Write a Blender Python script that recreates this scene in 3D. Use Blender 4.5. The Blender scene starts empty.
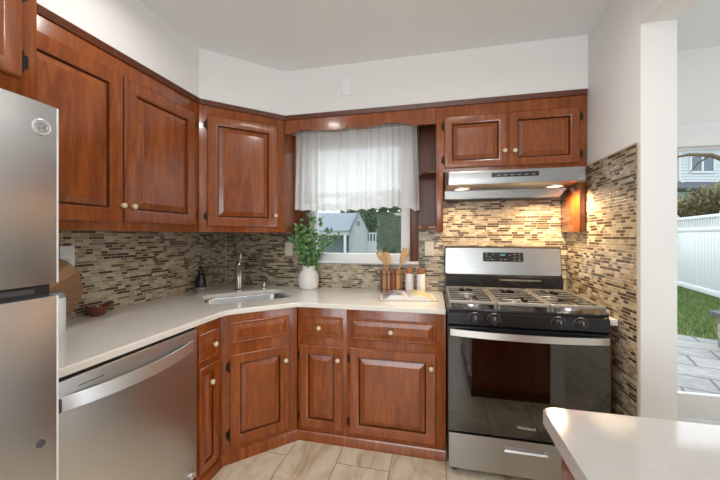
import bpy, bmesh, math, random
from mathutils import Vector, Matrix
random.seed(7)
S = bpy.context.scene
PI = math.pi
R = math.radians

# ------------------------------------------------------------------ camera, world, light, exposure
cam_d = bpy.data.cameras.new('camera'); cam = bpy.data.objects.new('camera', cam_d)
S.collection.objects.link(cam); S.camera = cam
cam_d.sensor_width = 36.0; cam_d.lens = 16.3; cam_d.clip_start = 0.02; cam_d.clip_end = 300
cam.location = (0, 0, 1.33); cam.rotation_euler = (R(90), 0, R(12.956))
cam_d.shift_y = -4.0 / 720.0

W = bpy.data.worlds.new('overcast_sky'); S.world = W; W.use_nodes = True
wn = W.node_tree.nodes; bg = wn['Background']
bg.inputs[0].default_value = (0.86, 0.93, 1.0, 1); bg.inputs[1].default_value = 1.85

S.view_settings.view_transform = 'Standard'; S.view_settings.look = 'None'
S.view_settings.gamma = 1.0; S.view_settings.use_curve_mapping = False
S.view_settings.exposure = 0.0

def light(name, kind, loc, energy, rot=(0, 0, 0), color=(1, 1, 1), size=0.2, size_y=None, shape='DISK', spot=None, spread=None):
    d = bpy.data.lights.new(name, kind); d.energy = energy; d.color = color
    if kind == 'AREA':
        d.shape = shape; d.size = size
        if size_y: d.size_y = size_y
        if spread: d.spread = spread
    else:
        d.shadow_soft_size = size
    if spot: d.spot_size = spot; d.spot_blend = 0.6
    o = bpy.data.objects.new(name, d); S.collection.objects.link(o); o.location = loc; o.rotation_euler = rot
    return o
WARM = (1.0, 0.87, 0.72); NEUT = (1.0, 0.975, 0.945); DAY = (0.93, 0.97, 1.0)
# recessed ceiling cans of the kitchen
for lx, ly, le in ((-1.1, 1.09, 4.6), (0.28, 1.2, 6.2), (-1.1, -0.6, 9.0), (0.28, -0.6, 6.5)):
    light('recessed_can_light', 'AREA', (lx, ly, 2.572), le, color=(1.0, 0.94, 0.86) if lx > 0 else NEUT, size=0.13, spread=R(164))
# unseen fill lights added behind and beside the camera to brighten both rooms
light('rear_fill_light', 'AREA', (-0.4, -2.55, 1.5), 50, rot=(R(90), 0, 0), color=DAY, size=2.0, size_y=1.4, shape='RECTANGLE')
light('dining_side_fill', 'AREA', (4.5, 0.2, 1.5), 26, rot=(R(90), 0, R(90)), color=DAY, size=2.4, size_y=1.5, shape='RECTANGLE')
light('dining_ceiling_fill', 'AREA', (2.6, 0.6, 2.57), 5, color=DAY, size=0.5)  # added ceiling fill that brightens the dining room
# soft sun added behind the back wall to brighten curtain and counter
sun = light('curtain_backlight_sun', 'SUN', (0, 6, 6), 1.5, color=(0.95, 0.98, 1.0)); sun.data.angle = R(60)
sun.rotation_euler = Vector((-0.15, -1.0, -0.62)).to_track_quat('-Z', 'Y').to_euler()
# the two lamps under the range hood
for lx, le in ((0.17, 13.0), (0.765, 34.0)):
    light('hood_lamp_light', 'SPOT', (lx, 2.33, 1.635), le, color=(1.0, 0.72, 0.43), size=0.03, spot=R(164))

# ------------------------------------------------------------------ materials
def mat(name, col=(0.8, 0.8, 0.8), rough=0.5, metal=0.0, spec=0.5, emit=None, estr=0.0, coat=0.0, trans=0.0):
    m = bpy.data.materials.new(name); m.use_nodes = True
    b = m.node_tree.nodes['Principled BSDF']
    b.inputs['Base Color'].default_value = (*col, 1); b.inputs['Roughness'].default_value = rough
    b.inputs['Metallic'].default_value = metal; b.inputs['Specular IOR Level'].default_value = spec
    b.inputs['Coat Weight'].default_value = coat
    if emit: b.inputs['Emission Color'].default_value = (*emit, 1); b.inputs['Emission Strength'].default_value = estr
    return m
class NT:
    def __init__(s, m): s.m = m; s.t = m.node_tree; s.b = s.t.nodes['Principled BSDF']
    def n(s, typ, **kw):
        x = s.t.nodes.new(typ)
        for k, v in kw.items(): setattr(x, k, v)
        return x
    def l(s, a, b): s.t.links.new(a, b)
    def math(s, op, a, b=None, c=None):
        x = s.n('ShaderNodeMath', operation=op)
        for i, v in enumerate((a, b, c)):
            if v is None: continue
            if isinstance(v, (int, float)): x.inputs[i].default_value = v
            else: s.l(v, x.inputs[i])
        return x.outputs[0]
    def ramp(s, fac, stops, interp='LINEAR'):
        x = s.n('ShaderNodeValToRGB'); x.color_ramp.interpolation = interp
        e = x.color_ramp.elements
        while len(e) < len(stops): e.new(0.5)
        for k, (p, c) in enumerate(stops): e[k].position = p; e[k].color = (*c, 1)
        s.l(fac, x.inputs[0]); return x.outputs[0]
    def coords(s, scale=(1, 1, 1), rand=True):
        tc = s.n('ShaderNodeTexCoord'); mp = s.n('ShaderNodeMapping'); mp.inputs['Scale'].default_value = scale
        s.l(tc.outputs['Object'], mp.inputs['Vector'])
        if rand:
            oi = s.n('ShaderNodeObjectInfo'); v = s.n('ShaderNodeVectorMath', operation='SCALE')
            v.inputs[0].default_value = (13.1, 7.7, 19.3); s.l(oi.outputs['Random'], v.inputs['Scale'])
            s.l(v.outputs[0], mp.inputs['Location'])
        return mp.outputs[0]
    def noise(s, vec, scale, detail=3, rough=0.5, dist=0.0):
        x = s.n('ShaderNodeTexNoise'); x.inputs['Scale'].default_value = scale; x.inputs['Detail'].default_value = detail
        x.inputs['Roughness'].default_value = rough; x.inputs['Distortion'].default_value = dist
        s.l(vec, x.inputs['Vector']); return x.outputs['Fac']
    def bump(s, h, strength=0.2, dist=0.002):
        x = s.n('ShaderNodeBump'); x.inputs['Strength'].default_value = strength; x.inputs['Distance'].default_value = dist
        s.l(h, x.inputs['Height']); s.l(x.outputs[0], s.b.inputs['Normal'])

def wood_mat(name, dark, mid, light_, rough=0.24, scale=(9, 9, 1.1), coat=0.35):
    m = mat(name, mid, rough, coat=coat); t = NT(m)
    v = t.coords(scale)
    a = t.noise(v, 2.2, 5, 0.6, 1.4)
    f = t.noise(v, 14.0, 3, 0.6, 0.4)
    mix = t.math('ADD', t.math('MULTIPLY', a, 0.75), t.math('MULTIPLY', f, 0.25))
    t.l(t.ramp(mix, [(0.30, dark), (0.52, mid), (0.72, light_)]), t.b.inputs['Base Color'])
    t.b.inputs['Coat Roughness'].default_value = 0.09
    return m
M = {}
M['cherry'] = wood_mat('cherry_wood', (0.150, 0.033, 0.0055), (0.250, 0.060, 0.0095), (0.36, 0.100, 0.019), rough=0.24, coat=0.28)
M['dark_groove'] = mat('dark_groove_wood', (0.035, 0.011, 0.005), 0.35)  # door grooves coloured darker than the wood around them
M['cherry_dark'] = wood_mat('cherry_wood_trim', (0.060, 0.016, 0.006), (0.110, 0.029, 0.008), (0.16, 0.044, 0.012), rough=0.4, coat=0.0)
M['light_wood'] = wood_mat('beech_wood', (0.45, 0.26, 0.11), (0.58, 0.36, 0.17), (0.70, 0.47, 0.25), 0.5, (20, 20, 2), 0.0)
M['stick_wood'] = wood_mat('bundled_stick_wood', (0.13, 0.05, 0.022), (0.30, 0.13, 0.06), (0.48, 0.24, 0.12), 0.55, (45, 45, 2.0), 0.0)
M['mill_wood'] = wood_mat('mill_top_wood', (0.25, 0.09, 0.03), (0.36, 0.14, 0.05), (0.46, 0.2, 0.08), 0.4, (12, 12, 3), 0.0)
M['bowl_wood'] = wood_mat('bowl_wood', (0.09, 0.028, 0.010), (0.17, 0.055, 0.02), (0.26, 0.09, 0.035), 0.3, (12, 3, 12), 0.2)
def board_mat():
    m = mat('acacia_board', rough=0.5); t = NT(m)
    v = t.coords((1, 1, 1), False)
    sp = t.n('ShaderNodeSeparateXYZ'); t.l(v, sp.inputs[0])
    strip = t.math('FLOOR', t.math('DIVIDE', t.math('ADD', sp.outputs[2], t.math('MULTIPLY', sp.outputs[1], -0.55)), 0.062))
    wnz = t.n('ShaderNodeTexWhiteNoise', noise_dimensions='1D'); t.l(strip, wnz.inputs['W'])
    v2 = t.coords((10, 6, 30), False)
    f = t.noise(v2, 3.0, 4, 0.6, 1.0)
    h = t.math('ADD', t.math('MULTIPLY', wnz.outputs['Value'], 0.6), t.math('MULTIPLY', f, 0.4))
    t.l(t.ramp(h, [(0.12, (0.17, 0.09, 0.045)), (0.4, (0.40, 0.21, 0.10)), (0.8, (0.56, 0.33, 0.17))]), t.b.inputs['Base Color'])
    return m
M['board'] = board_mat()

def tile_mat():
    m = mat('mosaic_tile', rough=0.2); t = NT(m)
    tc = t.n('ShaderNodeTexCoord'); sp = t.n('ShaderNodeSeparateXYZ'); t.l(tc.outputs['Object'], sp.inputs[0])
    rh, cl = 0.0166, 0.086
    zz = t.math('DIVIDE', sp.outputs[2], rh); row = t.math('FLOOR', zz); fz = t.math('FRACT', zz)
    w1 = t.n('ShaderNodeTexWhiteNoise', noise_dimensions='1D'); t.l(row, w1.inputs['W'])
    uu = t.math('ADD', t.math('DIVIDE', t.math('ADD', sp.outputs[0], sp.outputs[1]), cl), t.math('MULTIPLY', w1.outputs['Value'], 7.3))
    uu = t.math('ADD', uu, 50.0)
    col = t.math('FLOOR', uu); fu = t.math('FRACT', uu)
    cv = t.n('ShaderNodeCombineXYZ'); t.l(col, cv.inputs[0]); t.l(row, cv.inputs[1])
    w2 = t.n('ShaderNodeTexWhiteNoise', noise_dimensions='2D'); t.l(cv.outputs[0], w2.inputs['Vector'])
    split = t.math('GREATER_THAN', w2.outputs['Value'], 0.28)
    half = t.math('MULTIPLY', split, t.math('GREATER_THAN', fu, 0.5))
    fu2 = t.math('ADD', fu, t.math('MULTIPLY', split, t.math('SUBTRACT', t.math('FRACT', t.math('MULTIPLY', fu, 2.0)), fu)))
    # distance to tile edge (metres)
    tl = t.math('SUBTRACT', cl, t.math('MULTIPLY', split, cl / 2))
    du = t.math('MULTIPLY', t.math('MINIMUM', fu2, t.math('SUBTRACT', 1.0, fu2)), tl)
    dz = t.math('MULTIPLY', t.math('MINIMUM', fz, t.math('SUBTRACT', 1.0, fz)), rh)
    d = t.math('MINIMUM', du, dz)
    tile = t.math('GREATER_THAN', d, 0.0012)
    cv2 = t.n('ShaderNodeCombineXYZ'); t.l(t.math('ADD', col, t.math('MULTIPLY', half, 0.37)), cv2.inputs[0]); t.l(row, cv2.inputs[1])
    w3 = t.n('ShaderNodeTexWhiteNoise', noise_dimensions='2D'); t.l(cv2.outputs[0], w3.inputs['Vector'])
    c = t.ramp(w3.outputs['Value'], [(0.0, (0.062, 0.038, 0.020)), (0.13, (0.120, 0.078, 0.042)), (0.23, (0.23, 0.175, 0.112)), (0.36, (0.33, 0.275, 0.190)),
               (0.50, (0.36, 0.325, 0.235)), (0.64, (0.47, 0.395, 0.270)), (0.78, (0.36, 0.262, 0.158)), (0.91, (0.51, 0.445, 0.325))], 'CONSTANT')
    mx = t.n('ShaderNodeMix', data_type='RGBA'); t.l(tile, mx.inputs['Factor'])
    mx.inputs['A'].default_value = (0.54, 0.475, 0.36, 1); t.l(c, mx.inputs['B'])
    t.l(mx.outputs['Result'], t.b.inputs['Base Color'])
    rg = t.math('SUBTRACT', 0.75, t.math('MULTIPLY', tile, t.math('ADD', 0.34, t.math('MULTIPLY', w3.outputs['Value'], 0.18))))
    t.l(rg, t.b.inputs['Roughness'])
    # each piece sits at a slightly different tilt
    hh = t.math('ADD', t.math('MULTIPLY', t.math('MINIMUM', d, 0.0022), 300.0), t.math('MULTIPLY', t.math('MULTIPLY', fz, t.math('SUBTRACT', w3.outputs['Value'], 0.5)), 0.25))
    t.bump(hh, 0.35, 0.002)
    return m
M['tile'] = tile_mat()

def floor_mat():
    m = mat('floor_tile', rough=0.28); t = NT(m)
    tc = t.n('ShaderNodeTexCoord'); sp = t.n('ShaderNodeSeparateXYZ'); t.l(tc.outputs['Object'], sp.inputs[0])
    ux = t.math('DIVIDE', t.math('ADD', sp.outputs[0], 0.878 + 0.313 * 20), 0.313); cx = t.math('FLOOR', ux); fx = t.math('FRACT', ux)
    off = t.math('MULTIPLY', t.math('MODULO', cx, 2.0), 0.5)
    uy = t.math('ADD', t.math('DIVIDE', t.math('ADD', sp.outputs[1], 10.0 + 0.305 - 0.045), 0.62), off); cy = t.math('FLOOR', uy); fy = t.math('FRACT', uy)
    dx = t.math('MULTIPLY', t.math('MINIMUM', fx, t.math('SUBTRACT', 1.0, fx)), 0.313)
    dy = t.math('MULTIPLY', t.math('MINIMUM', fy, t.math('SUBTRACT', 1.0, fy)), 0.62)
    tile = t.math('GREATER_THAN', t.math('MINIMUM', dx, dy), 0.0022)
    cv = t.n('ShaderNodeCombineXYZ'); t.l(cx, cv.inputs[0]); t.l(cy, cv.inputs[1])
    w = t.n('ShaderNodeTexWhiteNoise', noise_dimensions='2D'); t.l(cv.outputs[0], w.inputs['Vector'])
    ofs = t.n('ShaderNodeVectorMath', operation='SCALE'); t.l(w.outputs['Color'], ofs.inputs[0]); ofs.inputs['Scale'].default_value = 9.0
    add = t.n('ShaderNodeVectorMath', operation='ADD'); t.l(tc.outputs['Object'], add.inputs[0]); t.l(ofs.outputs[0], add.inputs[1])
    rot = t.n('ShaderNodeMapping'); rot.inputs['Rotation'].default_value = (0, 0, 0.5); rot.inputs['Scale'].default_value = (5, 1.6, 1); t.l(add.outputs[0], rot.inputs['Vector'])
    f = t.noise(rot.outputs[0], 1.3, 6, 0.6, 2.2)
    c = t.ramp(f, [(0.3, (0.46, 0.345, 0.22)), (0.45, (0.64, 0.53, 0.38)), (0.6, (0.73, 0.64, 0.50)), (0.75, (0.68, 0.57, 0.42))])
    mx = t.n('ShaderNodeMix', data_type='RGBA'); t.l(tile, mx.inputs['Factor']); mx.inputs['A'].default_value = (0.22, 0.16, 0.11, 1); t.l(c, mx.inputs['B'])
    t.l(mx.outputs['Result'], t.b.inputs['Base Color'])
    t.bump(tile, 0.3, 0.001)
    return m
M['floor'] = floor_mat()

def paint(name, col, rough=0.6):
    m = mat(name, col, rough, spec=0.3); t = NT(m)
    f = t.noise(t.coords((1, 1, 1), False), 60, 4, 0.6); t.bump(f, 0.06, 0.002)
    return m
M['wall'] = paint('wall_paint', (0.80, 0.79, 0.775)); M['ceiling'] = paint('ceiling_paint', (0.84, 0.865, 0.885))
M['trim'] = paint('white_trim_paint', (0.84, 0.84, 0.84), 0.4)
def quartz(name, col, vein, amt):
    m = mat(name, col, 0.09, spec=0.5); t = NT(m)
    v = t.coords((1, 1, 1), False)
    f = t.noise(v, 5.0, 8, 0.65, 1.8)
    band = t.math('ABSOLUTE', t.math('SUBTRACT', f, 0.5))
    patch = t.noise(v, 3.1, 2, 0.5, 0.3)
    k = t.math('MULTIPLY', t.math('MULTIPLY', t.math('LESS_THAN', band, 0.004), 0.55), t.math('GREATER_THAN', patch, amt))
    sp = t.noise(v, 260, 2, 0.5)
    c = t.ramp(sp, [(0.3, tuple(x * 0.95 for x in col)), (0.7, tuple(min(1, x * 1.04) for x in col))])
    mx = t.n('ShaderNodeMix', data_type='RGBA'); t.l(k, mx.inputs['Factor']); t.l(c, mx.inputs['A']); mx.inputs['B'].default_value = (*vein, 1)
    t.l(mx.outputs['Result'], t.b.inputs['Base Color'])
    return m
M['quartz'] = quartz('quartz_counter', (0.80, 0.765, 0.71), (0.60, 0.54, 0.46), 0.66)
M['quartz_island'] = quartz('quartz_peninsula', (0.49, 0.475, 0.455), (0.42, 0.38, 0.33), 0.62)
def steel(name, col, rough, scale):
    m = mat(name, col, rough, 1.0); t = NT(m)
    f = t.noise(t.coords(scale, False), 1.0, 3, 0.6)
    t.l(t.math('ADD', rough - 0.02, t.math('MULTIPLY', f, 0.04)), t.b.inputs['Roughness'])
    return m
M['steel'] = steel('brushed_steel', (0.43, 0.435, 0.44), 0.28, (4, 4, 260))
M['steel_v'] = steel('brushed_steel_vertical', (0.585, 0.60, 0.615), 0.34, (120, 120, 1.5))
M['steel_light'] = steel('satin_steel', (0.76, 0.775, 0.785), 0.34, (6, 6, 120))
M['chrome'] = mat('polished_steel', (0.7, 0.69, 0.67), 0.12, 1.0)
M['nickel'] = mat('brushed_nickel', (0.58, 0.545, 0.49), 0.24, 1.0)
M['black'] = mat('black_enamel', (0.012, 0.012, 0.013), 0.16)
M['black_matte'] = mat('black_plastic', (0.018, 0.018, 0.019), 0.45)
M['iron'] = mat('cast_iron', (0.17, 0.155, 0.135), 0.34, spec=0.8)
M['iron_lit'] = mat('lit_cast_iron', (0.30, 0.27, 0.235), 0.35, spec=0.8)  # lit look of the grate bars put into a lighter colour
M['hinge'] = mat('black_iron_hinge', (0.02, 0.016, 0.013), 0.4, 0.6)
M['ivory'] = mat('ivory_ceramic', (0.70, 0.58, 0.42), 0.15); M['brass'] = mat('aged_brass', (0.45, 0.30, 0.12), 0.3, 1.0)
M['ceramic'] = mat('white_ceramic', (0.80, 0.78, 0.74), 0.35)
M['white'] = mat('white_plastic', (0.80, 0.80, 0.79), 0.35); M['cream'] = mat('cream_plastic', (0.84, 0.78, 0.64), 0.4)
M['greycap'] = mat('grey_lid', (0.28, 0.29, 0.30), 0.4); M['grey'] = mat('dark_grey_metal', (0.10, 0.10, 0.105), 0.4, 0.3)
M['grey_label'] = mat('grey_sticker', (0.25, 0.25, 0.25), 0.5); M['slot'] = mat('outlet_slot', (0.03, 0.03, 0.03), 0.6)
M['letter'] = mat('silver_lettering', (0.62, 0.62, 0.62), 0.35, 0.4)
M['lcd'] = mat('lcd_digits', (0.02, 0.1, 0.12), 0.4, emit=(0.20, 0.75, 0.85), estr=0.9)
M['lamp'] = mat('lamp_lens', (1, 0.95, 0.85), 0.4, emit=(1.0, 0.86, 0.66), estr=2.6)
M['bulb'] = mat('string_bulb', (0.9, 0.9, 0.85), 0.2)
M['rod'] = mat('white_rod', (0.7, 0.7, 0.69), 0.4)
M['soap_clear'] = mat('clear_grey_base', (0.28, 0.28, 0.28), 0.15)
M['paper'] = mat('page_paper', (0.78, 0.75, 0.70), 0.6)
def page_mat(name, stops, sc):
    m = mat(name, rough=0.4); t = NT(m); f = t.noise(t.coords((1, 1, 1), False), sc, 3, 0.55, 0.8)
    t.l(t.ramp(f, stops), t.b.inputs['Base Color']); return m
M['page_photo'] = page_mat('printed_page_photo', [(0.35, (0.12, 0.14, 0.17)), (0.5, (0.36, 0.38, 0.42)), (0.62, (0.70, 0.70, 0.70))], 16)
M['page_food'] = page_mat('printed_page_food', [(0.35, (0.55, 0.46, 0.14)), (0.5, (0.72, 0.62, 0.28)), (0.65, (0.80, 0.76, 0.60))], 13)
def glass_mat(name, tint, amount, rough=0.0):
    m = bpy.data.materials.new(name); m.use_nodes = True; t = m.node_tree; t.nodes.clear()
    o = t.nodes.new('ShaderNodeOutputMaterial'); mx = t.nodes.new('ShaderNodeMixShader'); tr = t.nodes.new('ShaderNodeBsdfTransparent'); g = t.nodes.new('ShaderNodeBsdfGlossy')
    tr.inputs[0].default_value = (*tint, 1); g.inputs['Roughness'].default_value = rough
    lw = t.nodes.new('ShaderNodeFresnel'); lw.inputs[0].default_value = amount
    t.links.new(lw.outputs[0], mx.inputs[0]); t.links.new(tr.outputs[0], mx.inputs[1]); t.links.new(g.outputs[0], mx.inputs[2]); t.links.new(mx.outputs[0], o.inputs[0])
    return m
M['glass'] = glass_mat('window_glass', (0.97, 0.98, 0.98), 1.18)
M['oven_glass'] = glass_mat('oven_glass', (0.42, 0.41, 0.40), 1.9, 0.02)
def curtain_mat():
    m = bpy.data.materials.new('sheer_curtain'); m.use_nodes = True; t = m.node_tree; t.nodes.clear()
    o = t.nodes.new('ShaderNodeOutputMaterial'); d = t.nodes.new('ShaderNodeBsdfDiffuse'); tl = t.nodes.new('ShaderNodeBsdfTranslucent'); tp = t.nodes.new('ShaderNodeBsdfTransparent')
    for x in (d, tl): x.inputs[0].default_value = (0.95, 0.95, 0.95, 1)
    a = t.nodes.new('ShaderNodeMixShader'); a.inputs[0].default_value = 0.66; b = t.nodes.new('ShaderNodeMixShader'); b.inputs[0].default_value = 0.12
    t.links.new(d.outputs[0], a.inputs[1]); t.links.new(tl.outputs[0], a.inputs[2]); t.links.new(a.outputs[0], b.inputs[1]); t.links.new(tp.outputs[0], b.inputs[2]); t.links.new(b.outputs[0], o.inputs[0])
    return m
M['curtain'] = curtain_mat()
def leafm(name, c1, c2, rough=0.45):
    m = mat(name, c1, rough); t = NT(m); f = t.noise(t.coords((1, 1, 1), False), 25, 2)
    t.l(t.ramp(f, [(0.35, c1), (0.65, c2)]), t.b.inputs['Base Color']); return m
M['leaf'] = leafm('sprig_leaf', (0.06, 0.18, 0.055), (0.27, 0.46, 0.20)); M['stem'] = mat('green_stem', (0.10, 0.17, 0.06), 0.5)
M['hedge'] = leafm('hedge_leaf', (0.16, 0.13, 0.065), (0.34, 0.32, 0.17)); M['arbor'] = leafm('arborvitae_leaf', (0.03, 0.09, 0.03), (0.11, 0.20, 0.075))
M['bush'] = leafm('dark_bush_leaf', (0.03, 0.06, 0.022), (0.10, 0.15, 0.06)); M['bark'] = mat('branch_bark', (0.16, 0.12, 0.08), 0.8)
M['grass'] = leafm('grass_blade', (0.09, 0.17, 0.035), (0.24, 0.33, 0.10), 0.6)
M['soil'] = paint('lawn_soil', (0.13, 0.17, 0.06), 0.9)
M['vinyl'] = mat('white_vinyl', (0.80, 0.82, 0.84), 0.4)
M['shed_wall'] = mat('grey_shed_siding', (0.52, 0.55, 0.57), 0.6); M['shed_roof'] = mat('grey_shingle', (0.33, 0.37, 0.41), 0.8); M['shed_dark'] = mat('shed_porch_painted_shade', (0.22, 0.25, 0.27), 0.7)  # shed_dark: porch shade put into a darker grey, also on the vent
M['siding'] = mat('pale_blue_siding', (0.66, 0.72, 0.72), 0.6); M['slate'] = mat('dark_roof_shingle', (0.13, 0.14, 0.16), 0.8); M['pane'] = mat('dark_window_pane', (0.16, 0.20, 0.25), 0.1)
def brickm(name, c1, c2, mortar, bw, rh, ms, rot=0.0, rough=0.7):
    m = mat(name, c1, rough); t = NT(m); tc = t.n('ShaderNodeTexCoord'); mp = t.n('ShaderNodeMapping'); mp.inputs['Rotation'].default_value = (0, 0, rot)
    t.l(tc.outputs['Object'], mp.inputs['Vector']); b = t.n('ShaderNodeTexBrick'); t.l(mp.outputs[0], b.inputs['Vector'])
    b.inputs['Color1'].default_value = (*c1, 1); b.inputs['Color2'].default_value = (*c2, 1); b.inputs['Mortar'].default_value = (*mortar, 1)
    b.inputs['Scale'].default_value = 1.0; b.inputs['Mortar Size'].default_value = ms; b.inputs['Brick Width'].default_value = bw; b.inputs['Row Height'].default_value = rh
    f = t.noise(tc.outputs['Object'], 9, 5, 0.65)
    mx = t.n('ShaderNodeMix', data_type='RGBA', blend_type='MULTIPLY'); mx.inputs['Factor'].default_value = 1.0
    t.l(b.outputs['Color'], mx.inputs['A']); t.l(t.ramp(f, [(0.3, (0.72, 0.72, 0.72)), (0.7, (1.08, 1.08, 1.08))]), mx.inputs['B']); t.l(mx.outputs['Result'], t.b.inputs['Base Color'])
    return m
M['paver'] = brickm('patio_paver', (0.44, 0.43, 0.41), (0.34, 0.335, 0.325), (0.14, 0.135, 0.13), 0.60, 0.40, 0.012, R(20))
M['stone'] = paint('pillar_stone', (0.40, 0.34, 0.28), 0.9); M['stone_dark'] = paint('pillar_stone_dark', (0.24, 0.21, 0.18), 0.9); M['capstone'] = paint('slate_cap', (0.10, 0.105, 0.115), 0.7)

# ------------------------------------------------------------------ mesh helpers
class MB:
    def __init__(s): s.bm = bmesh.new(); s.mi = 0
    def _f(s, vs):
        try:
            f = s.bm.faces.new(vs); f.material_index = s.mi; return f
        except ValueError: return None
    def box(s, a, b, bev=0.0, seg=2):
        x0, y0, z0 = a; x1, y1, z1 = b
        vs = [s.bm.verts.new(p) for p in ((x0, y0, z0), (x1, y0, z0), (x1, y1, z0), (x0, y1, z0), (x0, y0, z1), (x1, y0, z1), (x1, y1, z1), (x0, y1, z1))]
        fs = [s._f([vs[i] for i in q]) for q in ((0, 3, 2, 1), (4, 5, 6, 7), (0, 1, 5, 4), (1, 2, 6, 5), (2, 3, 7, 6), (3, 0, 4, 7))]
        if bev > 0:
            es = list({e for f in fs for e in f.edges})
            r = bmesh.ops.bevel(s.bm, geom=es, offset=bev, segments=seg, affect='EDGES', profile=0.5)
            for f in r['faces']: f.material_index = s.mi
        return s
    def prism(s, poly, lo, hi, axis='z', bev=0.0):
        def P(p, h):
            return (p[0], p[1], h) if axis == 'z' else ((p[0], h, p[1]) if axis == 'y' else (h, p[0], p[1]))
        A = [s.bm.verts.new(P(p, lo)) for p in poly]; B = [s.bm.verts.new(P(p, hi)) for p in poly]; n = len(poly)
        fs = [s._f(A[::-1]), s._f(B)] + [s._f([A[i], A[(i + 1) % n], B[(i + 1) % n], B[i]]) for i in range(n)]
        fs = [f for f in fs if f]
        bmesh.ops.recalc_face_normals(s.bm, faces=fs)
        if bev > 0:
            es = list({e for f in fs[:2] for e in f.edges})
            r = bmesh.ops.bevel(s.bm, geom=es, offset=bev, segments=2, affect='EDGES', profile=0.5)
            for f in r['faces']: f.material_index = s.mi
        return s
    def lathe(s, prof, c=(0, 0, 0), axis='z', n=24):
        def P(r, h, a):
            x, y = r * math.cos(a), r * math.sin(a)
            v = {'z': (x, y, h), 'y': (x, -h, y), 'x': (h, x, y)}[axis]   # 'y' grows towards -y
            return (c[0] + v[0], c[1] + v[1], c[2] + v[2])
        rings = []
        for r, h in prof:
            if r < 1e-6: rings.append([s.bm.verts.new(P(0, h, 0))])
            else: rings.append([s.bm.verts.new(P(r, h, 2 * PI * k / n)) for k in range(n)])
        fs = []
        for a, b in zip(rings, rings[1:]):
            for k in range(n):
                k2 = (k + 1) % n
                if len(a) == 1 and len(b) == 1: continue
                if len(a) == 1: q = [a[0], b[k2], b[k]]
                elif len(b) == 1: q = [a[k], a[k2], b[0]]
                else: q = [a[k], a[k2], b[k2], b[k]]
                f = s._f(q)
                if f: fs.append(f)
        bmesh.ops.recalc_face_normals(s.bm, faces=fs)
        return s
    def tube(s, pts, r, n=8, cap=True):
        pts = [Vector(p) for p in pts]; rs = r if isinstance(r, (list, tuple)) else [r] * len(pts)
        rings = []; up = None
        for i, p in enumerate(pts):
            d = (pts[min(i + 1, len(pts) - 1)] - pts[max(i - 1, 0)]).normalized()
            if up is None: up = Vector((0, 0, 1)) if abs(d.z) < 0.9 else Vector((1, 0, 0))
            u = d.cross(up).normalized(); w = u.cross(d).normalized(); up = w
            rings.append([s.bm.verts.new(p + (u * math.cos(2 * PI * k / n) + w * math.sin(2 * PI * k / n)) * rs[i]) for k in range(n)])
        for a, b in zip(rings, rings[1:]):
            for k in range(n): s._f([a[k], b[k], b[(k + 1) % n], a[(k + 1) % n]])
        if cap: s._f(rings[0]); s._f(rings[-1][::-1])
        return s
    def rings(s, rects, close_back=True, fill=True):
        """concentric rectangle loft in the xz plane: rects = (x0,z0,x1,z1,y)"""
        R_ = []
        for x0, z0, x1, z1, y in rects: R_.append([s.bm.verts.new(p) for p in ((x0, y, z0), (x1, y, z0), (x1, y, z1), (x0, y, z1))])
        for a, b in zip(R_, R_[1:]):
            for k in range(4): s._f([a[k], a[(k + 1) % 4], b[(k + 1) % 4], b[k]])
        if fill: s._f(R_[-1])
        if close_back: s._f(R_[0][::-1])
        return s
    def ellipsoid(s, c, r, n=16, m=10):
        prof = [(math.sin(PI * i / m), -math.cos(PI * i / m)) for i in range(m + 1)]
        st = len(s.bm.verts); s.lathe(prof, (0, 0, 0), 'z', n); s.bm.verts.ensure_lookup_table()
        for v in s.bm.verts[st:]: v.co = Vector((c[0] + v.co.x * r[0], c[1] + v.co.y * r[1], c[2] + v.co.z * r[2]))
        return s
    def leafq(s, p, d, w, L):
        d = d.normalized(); n = d.cross(Vector((random.uniform(-1, 1), random.uniform(-1, 1), random.uniform(-1, 1))))
        if n.length < 1e-3: n = Vector((1, 0, 0))
        n.normalize(); nn = d.cross(n)
        q = [p, p + d * L * 0.45 + n * w + nn * w * 0.25, p + d * L, p + d * L * 0.45 - n * w + nn * w * 0.25]
        s._f([s.bm.verts.new(x) for x in q]); return s
    def build(s, name, m, parent=None, loc=(0, 0, 0), rot=None, angle=35, smooth=True):
        me = bpy.data.meshes.new(name); s.bm.to_mesh(me); s.bm.free()
        for x in (m if isinstance(m, (list, tuple)) else [m]): me.materials.append(x)
        if smooth:
            for p in me.polygons: p.use_smooth = True
            me.set_sharp_from_angle(angle=R(angle))
        o = bpy.data.objects.new(name, me); S.collection.objects.link(o); o.location = loc
        if rot: o.rotation_euler = rot
        if parent: o.parent = parent
        return o
def tag(o, label=None, cat=None, group=None, kind=None):
    for k, v in (('label', label), ('category', cat), ('group', group), ('kind', kind)):
        if v: o[k] = v
    return o
def thing(name, label, cat, loc=(0, 0, 0), rz=0.0, group=None):
    o = bpy.data.objects.new(name, None); o.empty_display_size = 0.05; S.collection.objects.link(o)
    o.location = loc; o.rotation_euler = (0, 0, rz); return tag(o, label, cat, group)
def setting(name, loc=(0, 0, 0)):
    o = bpy.data.objects.new(name, None); o.empty_display_size = 0.05; S.collection.objects.link(o); o.location = loc; o['kind'] = 'structure'; return o
def struct(name, mb, m, parent=None, **kw):
    o = mb.build(name, m, parent, **kw)
    if not parent: o['kind'] = 'structure'
    return o
def boxo(name, a, b, m, parent=None, bev=0.0, **kw): return MB().box(a, b, bev).build(name, m, parent, **kw)
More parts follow.
